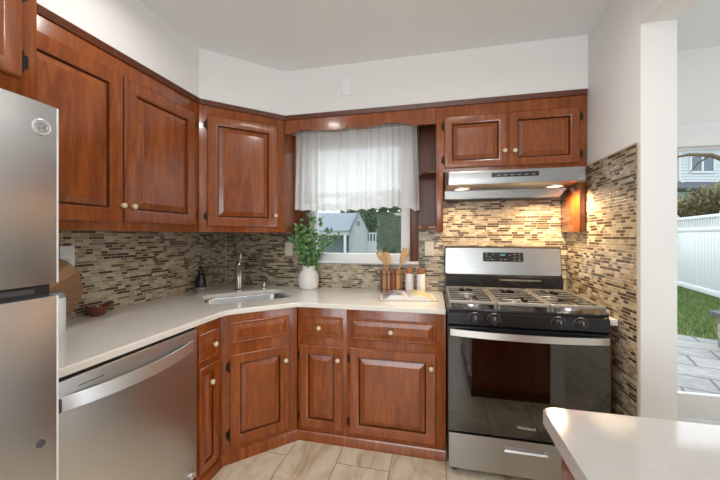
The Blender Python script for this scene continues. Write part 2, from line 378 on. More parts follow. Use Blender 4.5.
def text(name, s, size, m, parent, loc, rot, ext=0.0006, align='CENTER'):
    c = bpy.data.curves.new(name, 'FONT'); c.body = s; c.size = size; c.extrude = ext; c.align_x = align; c.align_y = 'CENTER'
    o = bpy.data.objects.new(name, c); S.collection.objects.link(o)
    bpy.context.view_layer.update()
    me = bpy.data.meshes.new_from_object(o.evaluated_get(bpy.context.evaluated_depsgraph_get()))
    bpy.data.objects.remove(o); me.materials.clear(); me.materials.append(m)
    t = bpy.data.objects.new(name, me); S.collection.objects.link(t); t.parent = parent; t.location = loc; t.rotation_euler = rot
    return t

# ------------------------------------------------------------------ the room
XL, XR, YB, ZC = -1.86, 0.925, 2.62, 2.58
WT = 1.068          # far face of the right wall
YR = 1.757          # near end of the right wall
def panel_holes(mb, axis, lo, hi, u0, u1, z0, z1, holes):
    us = sorted({u0, u1, *[h[0] for h in holes], *[h[1] for h in holes]}); zs = sorted({z0, z1, *[h[2] for h in holes], *[h[3] for h in holes]})
    for a, b in zip(us, us[1:]):
        for c, d in zip(zs, zs[1:]):
            um, zm = (a + b) / 2, (c + d) / 2
            if any(h[0] < um < h[1] and h[2] < zm < h[3] for h in holes): continue
            if axis == 'y': mb.box((a, lo, c), (b, hi, d))
            else: mb.box((lo, a, c), (hi, b, d))
    return mb
struct('floor', MB().box((XL - 0.12, -2.6, -0.1), (4.7, YB + 0.14, 0)), M['floor'])
struct('ceiling', MB().box((XL - 0.12, -2.6, ZC), (4.7, YB + 0.14, ZC + 0.1)), M['ceiling'])
struct('wall_left', MB().box((XL - 0.12, -2.6, 0), (XL, YB + 0.14, ZC)), M['wall'])
DX0, DX1 = 1.42, 3.30
struct('wall_back', panel_holes(MB(), 'y', YB, YB + 0.14, XL, 4.7, 0, ZC, [(-1.06, -0.185, 1.10, 2.14), (DX0, DX1, 0.0, 2.06)]), M['wall'])
struct('wall_right', MB().box((XR, YR, 0), (WT, YB, ZC), 0.003).box((XR, -2.6, 2.309), (WT, YR, ZC)).box((XR, -2.6, 0), (WT, -1.6, 2.309)), M['wall'])
struct('wall_rear', panel_holes(MB(), 'y', -2.74, -2.6, XL, 4.7, 0, ZC, [(-1.5, 0.7, 0.75, 2.25)]), M['wall'])  # unseen wall, its opening added for the rear fill
struct('wall_dining', panel_holes(MB(), 'x', 4.58, 4.7, -2.6, YB, 0, ZC, [(-1.1, 1.5, 0.7, 2.3)]), M['wall'])  # unseen wall, its opening added for the side fill
# soffits above the wall cabinets, flush with them
ZS = 2.242
struct('wall_soffit', MB().prism([(XL, -0.1), (-1.53, -0.1), (-1.53, 1.871), (-1.115, 2.288), (XR, 2.288), (XR, YB), (XL, YB)], ZS, ZC), M['wall'])
struct('trim_1', MB().box((WT, YB - 0.012, 2.035), (4.58, YB, 2.085), 0.004).box((WT, YB - 0.02, 1.925), (4.58, YB, 2.036), 0.003), M['trim'])   # door head casing
struct('baseboard_dining', MB().box((WT, YB - 0.012, 0), (DX0 - 0.06, YB, 0.10), 0.003), M['trim'])
tp = MB().box((-0.667, 2.279, 2.352), (-0.588, 2.289, 2.475), 0.003)
tag(tp.build('blank_cover_plate', M['trim']), 'white blank cover plate on the wall above the window valance', 'cover plate')

# mosaic backsplash, slabs on three walls
TT = 0.009
ZT = 1.356
struct('wall_tile_left', MB().box((XL, 0.2, 0.86), (XL + TT, YB - TT, ZT)), M['tile'])
tb = MB()
panel_holes(tb, 'y', YB - TT, YB, XL, XR, 0.86, 1.62, [(-1.115, -0.125, 1.10, 2.0), (XL, -1.115, ZT, 2.0), (-0.125, 0.055, 1.385, 2.0)])
struct('wall_tile_back', tb, M['tile'])
struct('wall_tile_right', MB().box((XR - TT, YR + 0.014, 0.0), (XR, YB - TT, 1.762)), M['tile'])
struct('trim_2', MB().box((XR - TT - 0.001, YR + 0.001, 0), (XR + 0.0005, YR + 0.014, 1.764), 0.002).box((XR - TT - 0.001, YR + 0.014, 1.762), (XR, 2.288, 1.767)), mat('stone_edge_trim', (0.50, 0.45, 0.38), 0.4))
struct('trim_3', MB().box((XL + TT - 0.002, YB - TT - 0.005, 0.90), (XL + TT + 0.005, YB - TT + 0.002, ZT)), mat('corner_caulk', (0.62, 0.58, 0.52), 0.5))

# ------------------------------------------------------------------ window over the counter
wd = setting('window_1')
WX0, WX1, WZ0, WZ1 = -1.046, -0.194, 1.165, 2.12
f = MB()
for a, b in (((WX0, 2.625, WZ0 - 0.045), (WX1, 2.70, WZ0 + 0.02)), ((WX0, 2.625, WZ1 - 0.05), (WX1, 2.70, WZ1)), ((WX0, 2.625, WZ0), (WX0 + 0.055, 2.70, WZ1)), ((WX1 - 0.072, 2.625, WZ0), (WX1, 2.70, WZ1)), ((WX0 + 0.05, 2.66, 1.66), (WX1 - 0.07, 2.69, 1.70))): f.box(a, b, 0.004)
f.build('window_frame', M['trim'], wd)
boxo('window_sill', (-1.045, 2.575, 1.108), (-0.125, 2.66, 1.13), M['trim'], wd, 0.004)
boxo('glass', (WX0 + 0.05, 2.672, WZ0 + 0.015), (WX1 - 0.068, 2.676, WZ1 - 0.04), M['glass'], wd)
boxo('window_lock', (-0.315, 2.612, 1.495), (-0.265, 2.63, 1.515), M['rod'], wd, 0.003)
boxo('window_casing', (-1.118, 2.585, 1.165), (-1.046, 2.622, 2.24), M['cherry_dark'], wd, 0.003)
boxo('window_casing', (-0.192, 2.585, 1.132), (-0.128, 2.622, 2.24), M['cherry_dark'], wd, 0.003)

# patio door in the dining room
dr = setting('door_1')
f = MB()
for a, b in (((DX0, 2.64, 0.0), (DX1, 2.72, 0.10)), ((DX0, 2.64, 1.995), (DX1, 2.72, 2.06)), ((DX0, 2.64, 0), (DX0 + 0.05, 2.72, 2.06)), ((DX1 - 0.05, 2.64, 0), (DX1, 2.72, 2.06)),
             ((DX0 + 0.05, 2.66, 0.10), (DX1 - 0.05, 2.70, 0.255)), ((DX0 + 0.05, 2.66, 1.915), (DX1 - 0.05, 2.70, 1.995)), ((DX0 + 0.05, 2.656, 0.101), (DX0 + 0.13, 2.704, 1.994)), ((DX1 - 0.13, 2.656, 0.101), (DX1 - 0.05, 2.704, 1.994)), ((2.60, 2.656, 0.101), (2.70, 2.704, 1.994))): f.box(a, b, 0.003)
f.build('door_frame', M['trim'], dr)
boxo('door_glass', (DX0 + 0.125, 2.678, 0.25), (2.605, 2.682, 1.92), M['glass'], dr)
boxo('door_glass', (2.695, 2.678, 0.25), (DX1 - 0.125, 2.682, 1.92), M['glass'], dr)

# ------------------------------------------------------------------ cabinets
def knob(parent, x, z, y=-0.016):
    mb = MB(); mb.lathe([(0, 0), (0.009, 0), (0.009, 0.003), (0.005, 0.006), (0.005, 0.012)], (0, 0, 0), 'y', 16); mb.mi = 1
    mb.lathe([(0.006, 0.011), (0.013, 0.014), (0.0165, 0.020), (0.0155, 0.026), (0.010, 0.030), (0, 0.031)], (0, 0, 0), 'y', 20)
    k_ = mb.build('knob', [M['brass'], M['ivory']], parent, loc=(x, y, z)); k_.scale = (0.84, 1.0, 0.84); return k_
def hinge(parent, x, z, side):
    mb = MB(); mb.tube([(0, 0, -0.026), (0, 0, 0.026)], 0.0045, 8); mb.box((min(0, side * 0.016), 0.001, -0.020), (max(0, side * 0.016), 0.005, 0.020))
    mb.lathe([(0, 0.026), (0.004, 0.028), (0.003, 0.033), (0, 0.034)], (0, 0, 0), 'z', 8); mb.lathe([(0, -0.034), (0.003, -0.033), (0.004, -0.028), (0, -0.026)], (0, 0, 0), 'z', 8)
    return mb.build('hinge', M['hinge'], parent, loc=(x, -0.006, z))
def door(root, x0, z0, x1, z1, hinge_side=None, kn=None, fw=0.058, name='door', cw=0.036):
    w, h = x1 - x0, z1 - z0
    d = MB()
    d.rings([(0.003, 0.003, w - 0.003, h - 0.003, 0.001), (0, 0, w, h, -0.006), (0, 0, w, h, -0.011), (0.006, 0.006, w - 0.006, h - 0.006, -0.016),
             (fw - 0.012, fw - 0.012, w - fw + 0.012, h - fw + 0.012, -0.016), (fw - 0.005, fw - 0.005, w - fw + 0.005, h - fw + 0.005, -0.0125), (fw, fw, w - fw, h - fw, -0.0115), (fw + 0.001, fw + 0.001, w - fw - 0.001, h - fw - 0.001, -0.001)], True, True)
    d = d.build(name, M['cherry'], root, loc=(x0, 0, z0))
    p = MB(); c = min(cw, (w - 2 * fw) * 0.3, (h - 2 * fw) * 0.3)
    a = fw + 0.0015
    p.rings([(a, a, w - a, h - a, -0.0015), (a + 0.005, a + 0.005, w - a - 0.005, h - a - 0.005, -0.0030), (a + c, a + c, w - a - c, h - a - c, -0.0125), (a + c + 0.002, a + c + 0.002, w - a - c - 0.002, h - a - c - 0.002, -0.0148)], False, True)
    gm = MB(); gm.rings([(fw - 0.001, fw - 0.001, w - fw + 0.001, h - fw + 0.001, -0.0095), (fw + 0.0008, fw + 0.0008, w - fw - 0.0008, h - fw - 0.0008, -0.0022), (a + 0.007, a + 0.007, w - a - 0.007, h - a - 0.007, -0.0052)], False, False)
    gm.build('groove', M['dark_groove'], d, angle=12)
    p.build('raised_panel', M['cherry'], d, angle=12)
    if hinge_side:
        hx = -0.004 if hinge_side == 'l' else w + 0.004
        for hz in (0.07 if h > 0.45 else 0.06, h - (0.07 if h > 0.45 else 0.06)): hinge(d, hx, hz, -1 if hinge_side == 'l' else 1)
    if kn: knob(d, kn[0] - x0, kn[1] - z0)
    return d
def drawer(root, x0, z0, x1, z1, kn=None):
    w, h = x1 - x0, z1 - z0; d = MB()
    d.rings([(0.003, 0.003, w - 0.003, h - 0.003, 0.001), (0, 0, w, h, -0.005), (0, 0, w, h, -0.009), (0.005, 0.005, w - 0.005, h - 0.005, -0.012), (0.010, 0.010, w - 0.010, h - 0.010, -0.012), (0.014, 0.014, w - 0.014, h - 0.014, -0.0095),
             (0.046 if w > 0.2 else 0.036, 0.040, w - (0.046 if w > 0.2 else 0.036), h - 0.040, -0.017), (0.048 if w > 0.2 else 0.038, 0.042, w - (0.048 if w > 0.2 else 0.038), h - 0.042, -0.019)])
    d = d.build('drawer', M['cherry'], root, loc=(x0, 0, z0), angle=12)
    if kn: knob(d, kn[0] - x0, kn[1] - z0, -0.019)
    return d
def cab(name, label, cat, org, rz, w, depth, z0, z1, group=None, footprint=None, frame_z=None):
    """local frame: x along the front, -y out of the front, front plane at y = 0"""
    r = thing(name, label, cat, (org[0], org[1], 0), rz, group)
    if footprint: MB().prism(footprint, z0, z1).build('carcass', M['cherry'], r)
    else: MB().box((0.001, 0.018, z0), (w - 0.001, depth, z1)).build('carcass', M['cherry'], r)
    fz = frame_z or (z0, z1)
    boxo('face_frame', (0, 0, fz[0]), (w, 0.019, fz[1]), M['cherry'], r, 0.0015)
    return r
def crown(root, x0, x1, z=ZS):
    MB().prism([(0.002, z - 0.036), (-0.007, z - 0.032), (-0.009, z - 0.020), (-0.015, z - 0.008), (-0.015, z - 0.001), (0.012, z - 0.001), (0.012, z - 0.036)], x0, x1, 'x').build('crown_moulding', M['cherry_dark'], root)
def plinth(root, x0, x1, h=0.062):
    MB().prism([(-0.012, 0.0), (-0.012, h - 0.014), (-0.004, h), (0.004, h), (0.004, 0)], x0, x1, 'x').build('plinth', M['cherry'], root)

# base cabinets ---------------------------------------------------------------
YF = 1.995; XF = -1.205
# back run, left unit
c = cab('base_cabinet', 'narrow cherry base cabinet between the diagonal sink cabinet and the wide two-knob cabinet', 'cabinet', (-0.878, YF), 0, 0.333, 0.60, 0.0, 0.868)
drawer(c, 0.022, 0.682, 0.308, 0.812, (0.160, 0.745)); door(c, 0.018, 0.088, 0.308, 0.626, 'l', (0.283, 0.548), 0.058); plinth(c, 0.0, 0.333)
c = cab('base_cabinet', 'wide cherry base cabinet with drawer and door right next to the gas range', 'cabinet', (-0.545, YF), 0, 0.607, 0.60, 0.0, 0.868)
drawer(c, 0.022, 0.682, 0.551, 0.812, (0.285, 0.747)); door(c, 0.022, 0.088, 0.551, 0.628, 'l', (0.524, 0.548), 0.058); plinth(c, 0.0, 0.607)
# diagonal sink unit
dl = (XF, 1.658); dw = 0.462
def loc_of(p, o, rz):
    x, y = p[0] - o[0], p[1] - o[1]; return (x * math.cos(rz) + y * math.sin(rz), -x * math.sin(rz) + y * math.cos(rz))
fp = [loc_of(p, dl, R(45)) for p in ((-1.218, 1.672), (-0.892, 1.998), (-0.885, 2.60), (-1.84, 2.60), (-1.84, 1.665))]
c = cab('corner_sink_cabinet', 'diagonal cherry corner base cabinet under the sink', 'cabinet', dl, R(45), dw, 0.5, 0.0, 0.64, footprint=fp, frame_z=(0.0, 0.868))
d_ = drawer(c, 0.045, 0.695, 0.405, 0.822); d_.name = 'false_drawer_front'
door(c, 0.045, 0.096, 0.405, 0.634, 'l', (0.376, 0.545), 0.058); plinth(c, -0.004, dw + 0.002, 0.07)
# left run narrow unit
c = cab('base_cabinet', 'slim cherry base cabinet squeezed between dishwasher and sink cabinet', 'cabinet', (XF, 1.452), R(90), 0.204, 0.60, 0.0, 0.868)
drawer(c, 0.014, 0.66, 0.166, 0.812, (0.108, 0.739)); door(c, 0.014, 0.075, 0.166, 0.633, None, (0.085, 0.543), 0.040, cw=0.02); plinth(c, 0.0, 0.200, 0.05)
# filler right of the range with its own strip of counter
c = cab('filler_cabinet', 'very narrow cherry filler panel between the range and the tiled right wall', 'cabinet', (0.872, 1.985), 0, 0.043, 0.60, 0.0, 0.868)
tag(MB().box((0.871, 1.925, 0.868), (0.9155, 2.605, 0.90), 0.004).build('counter_strip', M['quartz']), 'short narrow strip of pale quartz counter right of the range', 'countertop')

# wall cabinets ------------------------------------------------------------------
UZ0 = 1.356
c = cab('wall_cabinet', 'tall two-door cherry wall cabinet over the left counter beside the fridge', 'wall cabinet', (-1.53, 0.76), R(90), 1.108, 0.325, UZ0, ZS)
door(c, 0.03, 1.398, 0.562, 2.135, 'l', (0.547, 1.480), 0.068); door(c, 0.570, 1.398, 1.070, 2.130, 'r', (0.606, 1.480), 0.068); crown(c, 0, 1.108)
ul = (-1.53, 1.872); uw = 0.584
fp = [loc_of(p, ul, R(45)) for p in ((-1.544, 1.885), (-1.130, 2.300), (-1.117, 2.60), (-1.845, 2.60), (-1.845, 1.875))]
c = cab('corner_wall_cabinet', 'diagonal single-door cherry wall cabinet above the sink corner', 'wall cabinet', ul, R(45), uw, 0.3, UZ0, ZS, footprint=fp)
door(c, 0.048, 1.394, 0.530, 2.150, 'l', (0.508, 1.480), 0.066); crown(c, 0, uw)
c = cab('hood_wall_cabinet', 'short two-door cherry wall cabinet above the range hood', 'wall cabinet', (0.008, 2.29), 0, 0.909, 0.315, 1.762, ZS)
door(c, 0.053, 1.785, 0.450, 2.135, 'l', (0.432, 1.880), 0.052, cw=0.03); door(c, 0.462, 1.785, 0.868, 2.135, 'r', (0.492, 1.878), 0.052, cw=0.03); crown(c, 0, 0.909)
boxo('side_panel', (0.0, 0, UZ0), (0.046, 0.315, 1.762), M['cherry'], c, 0.001); boxo('side_panel', (0.872, 0, UZ0), (0.905, 0.318, 1.762), M['cherry'], c, 0.001)
# over-fridge cabinet
c = cab('fridge_wall_cabinet', 'deep cherry wall cabinet above the fridge with black hinges', 'wall cabinet', (-1.27, 0.0), R(90), 0.803, 0.58, 1.76, ZS)
door(c, 0.03, 1.822, 0.39, 2.16, 'l', (0.37, 1.87), 0.055); door(c, 0.397, 1.822, 0.757, 2.16, 'r', (0.42, 1.87), 0.055); crown(c, 0, 0.803)

# valance across the window and the open end shelf
scal = [(-1.113, 2.104), (-1.07, 2.104), (-1.041, 2.113), (-1.01, 2.126), (-0.97, 2.130), (-0.90, 2.126), (-0.80, 2.114), (-0.71, 2.108), (-0.662, 2.110), (-0.64, 2.118), (-0.622, 2.136), (-0.604, 2.118), (-0.583, 2.108), (-0.52, 2.110), (-0.426, 2.118), (-0.367, 2.127), (-0.30, 2.132), (-0.239, 2.129), (-0.19, 2.112), (-0.15, 2.102), (-0.122, 2.100), (0.006, 2.100)]
v = thing('window_valance', 'cherry valance board with a scalloped lower edge above the window curtain', 'valance', (-0.55, 2.29, 2.104))
def rel(p): return (p[0] + 0.55, p[1] - 2.104)
MB().prism([rel(p) for p in scal] + [rel((0.006, ZS - 0.001)), rel((-1.113, ZS - 0.001))], 0.0, 0.018, 'y').build('board', M['cherry'], v, angle=60)
mb = MB(); zc_ = ZS - 2.104
mb.prism([(0.0, zc_ - 0.036), (-0.007, zc_ - 0.032), (-0.009, zc_ - 0.020), (-0.015, zc_ - 0.008), (-0.015, zc_ - 0.002), (0.0, zc_ - 0.002)], -0.562, 0.556, 'x'); mb.build('crown_moulding', M['cherry_dark'], v)
boxo('top_board', (-0.563, 0.02, 0.118), (0.555, 0.31, 0.134), M['cherry'], v)
sh = thing('open_shelf', 'dark open cherry shelf unit with rounded ends between window and range hood', 'shelf', (-0.06, 2.45, 1.39))
boxo('back_panel', (-0.062, 0.128, -0.005), (0.065, 0.16, 0.82), M['cherry_dark'], sh)
def qshelf(z):
    pts = [(0.066, 0.125), (-0.062, 0.125)] + [(-0.062 + 0.09 * (1 - math.cos(a)), 0.02 - 0.155 * math.sin(a)) for a in [PI / 2 * k / 10 for k in range(11)]] + [(0.066, -0.135)]
    return MB().prism(pts, z, z + 0.016, 'z', 0.002)
qshelf(0.378).build('shelf_board', M['cherry_dark'], sh); qshelf(-0.006).build('shelf_board', M['cherry'], sh)

# ------------------------------------------------------------------ countertops
def slab(name, outer, hole, z0, z1, m, bev=0.005):
    bm = bmesh.new(); es = []
    for loop in ([outer] + ([hole] if hole else [])):
        vs = [bm.verts.new((x, y, z1)) for x, y in loop]
        es += [bm.edges.new((vs[i], vs[(i + 1) % len(vs)])) for i in range(len(vs))]
    bmesh.ops.triangle_fill(bm, edges=es, use_beauty=True, use_dissolve=False)
    r = bmesh.ops.extrude_face_region(bm, geom=bm.faces[:])
    for v_ in r['geom']:
        if isinstance(v_, bmesh.types.BMVert): v_.co.z = z0
    bmesh.ops.recalc_face_normals(bm, faces=bm.faces[:])
    mb = MB(); mb.bm.free(); mb.bm = bm
    o = mb.build(name, m, angle=40)
    b = o.modifiers.new('eased_edge', 'BEVEL'); b.width = bev; b.segments = 2; b.limit_method = 'ANGLE'; b.angle_limit = R(50)
    return o
SC = Vector((-1.305, 2.095)); ea = Vector((0.7071, 0.7071)); eb = Vector((-0.7071, 0.7071))
def rrect(hw, hd, r, n=6):
    out = []
    for sx, sy, a0 in ((1, 1, 0), (-1, 1, 90), (-1, -1, 180), (1, -1, 270)):
        for k in range(n + 1):
            a = R(a0 + 90 * k / n); out.append((sx * (hw - r) + r * math.cos(a), sy * (hd - r) + r * math.sin(a)))
    return out
hole = [tuple(SC + ea * p[0] + eb * p[1]) for p in rrect(0.285, 0.195, 0.09)]
def arc3(a, b, c_, n=6):
    return [((1 - t) ** 2 * a[0] + 2 * t * (1 - t) * b[0] + t * t * c_[0], (1 - t) ** 2 * a[1] + 2 * t * (1 - t) * b[1] + t * t * c_[1]) for t in [k / n for k in range(n + 1)]]
outer = [(0.062, 1.968), (0.062, 2.608), (XL + TT, 2.608), (XL + TT, 0.775), (-1.18, 0.775)] + arc3((-1.18, 1.61), (-1.18, 1.665), (-1.135, 1.708)) + arc3((-0.90, 1.936), (-0.868, 1.968), (-0.82, 1.968))
ct = slab('countertop', outer, hole, 0.869, 0.90, M['quartz'])
tag(ct, 'cream quartz countertop running along the left wall round the corner to the range', 'countertop')
# undermount sink
sk = thing('kitchen_sink', 'stainless undermount sink set diagonally into the corner counter', 'sink', (SC.x, SC.y, 0.868), R(45))
mb = MB(); lv = []
for off, z in ((0.02, 0.0), (0.004, 0.0), (0.0, -0.008), (-0.008, -0.15), (-0.035, -0.19)):
    lv.append([mb.bm.verts.new((p[0], p[1], z)) for p in rrect(0.285 + off, 0.195 + off, 0.09 + off)])
for a, b in zip(lv, lv[1:]):
    for k in range(len(a)): mb._f([a[k], b[k], b[(k + 1) % len(a)], a[(k + 1) % len(a)]])
mb._f(lv[-1]); mb.build('basin', M['steel'], sk, angle=60)
MB().lathe([(0, -0.182), (0.03, -0.182), (0.045, -0.186), (0.047, -0.1895)], (0, 0, 0), 'z', 24).build('drain', M['chrome'], sk)

# faucet
fx = SC + eb * 0.30
fa = thing('kitchen_faucet', 'brushed nickel kitchen faucet with a bell-shaped spray head behind the sink', 'faucet', (fx.x, fx.y, 0.90), R(45))
MB().lathe([(0, 0), (0.038, 0), (0.038, 0.006), (0.031, 0.014), (0.030, 0.10), (0.028, 0.17), (0.031, 0.175), (0.031, 0.19), (0.024, 0.215), (0.014, 0.232), (0, 0.236)], n=28).build('body', M['nickel'], fa)
MB().tube([(0, 0, 0.19), (0.004, -0.018, 0.235), (0.006, -0.028, 0.27), (0.007, -0.030, 0.288)], [0.016, 0.012, 0.009, 0.007], 12).lathe([(0, -0.01), (0.008, -0.006), (0.010, 0), (0.008, 0.006), (0, 0.01)], (0.007, -0.030, 0.290), 'z', 14).build('handle', M['nickel'], fa)
mb = MB(); mb.tube([(0, -0.01, 0.178), (0.02, -0.05, 0.205), (0.035, -0.085, 0.205), (0.042, -0.10, 0.19), (0.046, -0.11, 0.165)], [0.020, 0.019, 0.020, 0.024, 0.036], 16); mb.build('spray_head', M['nickel'], fa)
p = SC + eb * 0.302 + ea * 0.20
sd = thing('deck_soap_pump', 'small nickel soap pump standing on the counter right of the faucet', 'soap dispenser', (p.x, p.y, 0.90), R(45))
MB().lathe([(0, 0), (0.021, 0), (0.021, 0.006), (0.013, 0.012), (0.011, 0.045), (0, 0.045)], n=18).build('collar', M['nickel'], sd)
MB().tube([(0, 0, 0.04), (0, 0, 0.058)], 0.006, 10).tube([(0, 0.012, 0.060), (0.0, -0.03, 0.062), (0, -0.055, 0.054)], [0.011, 0.008, 0.006], 10).build('nozzle', M['nickel'], sd)

# ------------------------------------------------------------------ fridge
fr = thing('refrigerator', 'stainless top-freezer fridge cropped by the left edge of the photo', 'fridge', (-1.49, 0.388, 0))
boxo('cabinet_body', (-0.36, -0.375, 0.03), (0.305, 0.374, 1.715), M['grey'], fr, 0.006)
def fdoor(z0, z1):
    mb = MB(); n = 14; pts = [(0.31, -0.376)]
    for k in range(n + 1):
        y = -0.376 + 0.752 * k / n; e = min(1.0, min(k, n - k) / 1.2)
        pts.append((0.366 + 0.010 * math.sin(PI * k / n) if 0 < k < n else 0.362, y))
    pts.append((0.31, 0.376))
    mb.prism(pts, z0, z1, 'z', 0.004); return mb
d1 = fdoor(1.186, 1.722).build('freezer_door', M['steel_v'], fr, angle=25); d2 = fdoor(0.06, 1.150).build('fridge_door', M['steel_v'], fr, angle=25)
for d, z0, z1 in ((d1, 1.188, 1.720), (d2, 0.062, 1.148)): boxo('edge_trim', (0.318, 0.3755, z0), (0.3625, 0.3815, z1), M['white'], d, 0.001)
boxo('door_gap', (0.25, -0.37, 1.150), (0.335, 0.3745, 1.186), M['black_matte'], fr)
boxo('rating_sticker', (0.3352, 0.16, 1.160), (0.3362, 0.335, 1.174), mat('dim_sticker', (0.10, 0.10, 0.10), 0.6), fr)
for y in (-0.3, 0.3): MB().lathe([(0, 0), (0.02, 0), (0.02, 0.032), (0, 0.032)], (0.25, y, 0), 'z', 12).build('foot', M['black_matte'], fr)
boxo('hinge_cover', (0.27, 0.28, 1.716), (0.335, 0.365, 1.735), M['black_matte'], fr, 0.004)
bd = MB().lathe([(0.0, 0), (0.024, 0), (0.024, 0.004), (0.021, 0.006), (0.019, 0.004), (0, 0.004)], (0, 0, 0), 'x', 32).build('round_badge', M['letter'], d1, loc=(0.3675, 0.332, 1.648))
text('monogram', 'GE', 0.017, M['steel'], bd, (0.0045, 0, 0), (R(90), 0, R(90)), 0.0008)
mb = MB(); mb.tube([(0.005, 0.0135 * math.cos(2 * PI * k / 24), 0.0135 * math.sin(2 * PI * k / 24)) for k in range(25)], 0.0009, 6, False)
for q in range(4): mb.tube([(0.005, 0.010 * math.cos(q * PI / 2 + 0.5 * t), 0.010 * math.sin(q * PI / 2 + 0.5 * t)) for t in (0, 0.6, 1.2, 1.8)], 0.0008, 6)
mb.build('badge_ring', M['steel'], bd)
MB().lathe([(0, 0), (0.011, 0), (0.011, 0.004), (0, 0.006)], (0, 0, 0), 'x', 18).build('round_dot', M['grey'], d2, loc=(0.3672, 0.330, 0.724))  # small grey disc on the lower door

# ------------------------------------------------------------------ dishwasher
dwr = thing('dishwasher', 'stainless dishwasher with a bowed bar handle under the left counter', 'dishwasher', (-1.50, 1.126, 0))
boxo('tub_body', (-0.28, -0.320, 0.10), (0.285, 0.320, 0.862), M['black_matte'], dwr)
boxo('toe_kick', (0.20, -0.318, 0.0), (0.25, 0.318, 0.10), M['black_matte'], dwr)
dd = boxo('door', (0.288, -0.322, 0.095), (0.305, 0.322, 0.852), M['steel_v'], dwr, 0.004)
mb = MB(); n = 20; A = []; zc_ = 0.778; hh = 0.023
for k in range(n + 1):
    t = k / n; y = -0.312 + 0.604 * t; b = math.sin(PI * t) ** 0.75 if 0 < t < 1 else 0
    xo = 0.311 + 0.058 * b; xi = xo - (0.010 + 0.006 * b)
    if k in (0, n): xi = 0.304
    A.append([mb.bm.verts.new(q) for q in ((xi, y, zc_ - hh), (xo, y, zc_ - hh), (xo - 0.010 * min(1, b * 4), y, zc_ + hh), (xi - 0.003, y, zc_ + hh))])
for a, b in zip(A, A[1:]):
    for k in range(4): mb._f([a[k], a[(k + 1) % 4], b[(k + 1) % 4], b[k]])
mb._f(A[0][::-1]); mb._f(A[-1]); bmesh.ops.recalc_face_normals(mb.bm, faces=mb.bm.faces[:])
mb.build('handle', M['steel_light'], dd)
boxo('handle_cap', (0.305, -0.320, zc_ - 0.021), (0.319, -0.311, zc_ + 0.021), M['grey'], dd)
boxo('vent_slot', (0.3045, -0.252, 0.814), (0.3058, -0.160, 0.8165), M['black_matte'], dd)
bd = MB().lathe([(0, 0), (0.017, 0), (0.017, 0.003), (0.0145, 0.0045), (0, 0.0035)], (0, 0, 0), 'x', 26).build('round_badge', M['steel_light'], dd, loc=(0.305, 0.290, 0.117))
text('monogram', 'GE', 0.013, M['grey'], bd, (0.004, 0, 0), (R(90), 0, R(90)), 0.0006)

# ------------------------------------------------------------------ gas range
rg = thing('gas_range', 'stainless and black freestanding gas range against the back wall', 'stove', (0.465, 2.22, 0))
X0, X1 = -0.393, 0.393; FY = -0.335           # door plane
boxo('body', (X0, FY + 0.045, 0.05), (X1, 0.34, 0.900), M['black'], rg, 0.004)
for sx in (-0.36, 0.36):
    for y in (-0.265, 0.30): MB().lathe([(0, 0), (0.022, 0), (0.024, 0.006), (0.018, 0.018), (0.014, 0.02), (0.014, 0.052), (0, 0.052)], (sx, y, 0), 'z', 14).build('levelling_foot', M['black_matte'], rg)
# storage drawer with a pocket pull
dw_ = MB(); px0, px1, pz0, pz1 = -0.10, 0.105, 0.182, 0.206
panel_holes(dw_, 'y', FY - 0.012, FY + 0.04, X0 + 0.004, X1 - 0.004, 0.052, 0.243, [(px0, px1, pz0, pz1)]); dwo = dw_.build('storage_drawer', M['steel'], rg)
mb = MB(); mb.box((px0, FY + 0.018, pz0), (px1, FY + 0.022, pz1)); mb.prism([(FY - 0.0125, pz0 - 0.008), (FY - 0.0165, pz0 - 0.004), (FY - 0.010, pz0 + 0.004), (FY + 0.02, pz0 + 0.001), (FY + 0.02, pz0 - 0.002)], px0 - 0.004, px1 + 0.004, 'x'); mb.build('pocket_pull', M['steel_light'], dwo)
# oven door
od = MB(); wx0, wx1, wz0, wz1 = -0.315, 0.325, 0.395, 0.765
panel_holes(od, 'y', FY - 0.012, FY + 0.035, X0, X1, 0.256, 0.832, [(wx0, wx1, wz0, wz1)]); odo = od.build('oven_door', M['black'], rg)
boxo('glass_front', (X0 + 0.002, FY - 0.016, 0.258), (X1 - 0.002, FY - 0.0125, 0.782), M['oven_glass'], odo)
mb = MB(); n = 24; A = []
for k in range(n + 1):
    t = k / n; x = X0 + 0.010 + (X1 - X0 - 0.02) * t; b = math.sin(PI * t) ** 0.8 if 0 < t < 1 else 0
    yo = FY - 0.028 - 0.040 * b; yi = yo + 0.012
    if k in (0, n): yi = FY - 0.011
    A.append([mb.bm.verts.new(q) for q in ((x, yi, 0.785), (x, yo, 0.785), (x, yo, 0.820), (x, yi, 0.820))])
for a, b in zip(A, A[1:]):
    for k in range(4): mb._f([a[k], b[k], b[(k + 1) % 4], a[(k + 1) % 4]])
mb._f(A[0]); mb._f(A[-1][::-1]); bmesh.ops.recalc_face_normals(mb.bm, faces=mb.bm.faces[:]); mb.build('handle', M['steel_light'], odo)
text('brand_lettering', 'Whirlpool', 0.0215, M['letter'], odo, (0.004, FY - 0.0165, 0.316), (R(90), 0, 0), 0.0004)
# oven cavity and racks behind the window
mb = MB(); cy = FY + 0.036
mb.box((wx0, cy + 0.37, wz0), (wx1, cy + 0.376, wz1)); mb.build('oven_liner', M['grey'], rg)
for z in (0.47, 0.58, 0.68):
    mb = MB(); mb.tube([(wx0 - 0.01, FY + 0.03, z), (wx1 + 0.01, FY + 0.03, z)], 0.003, 6)
    mb.build('oven_rack', M['chrome'], rg)
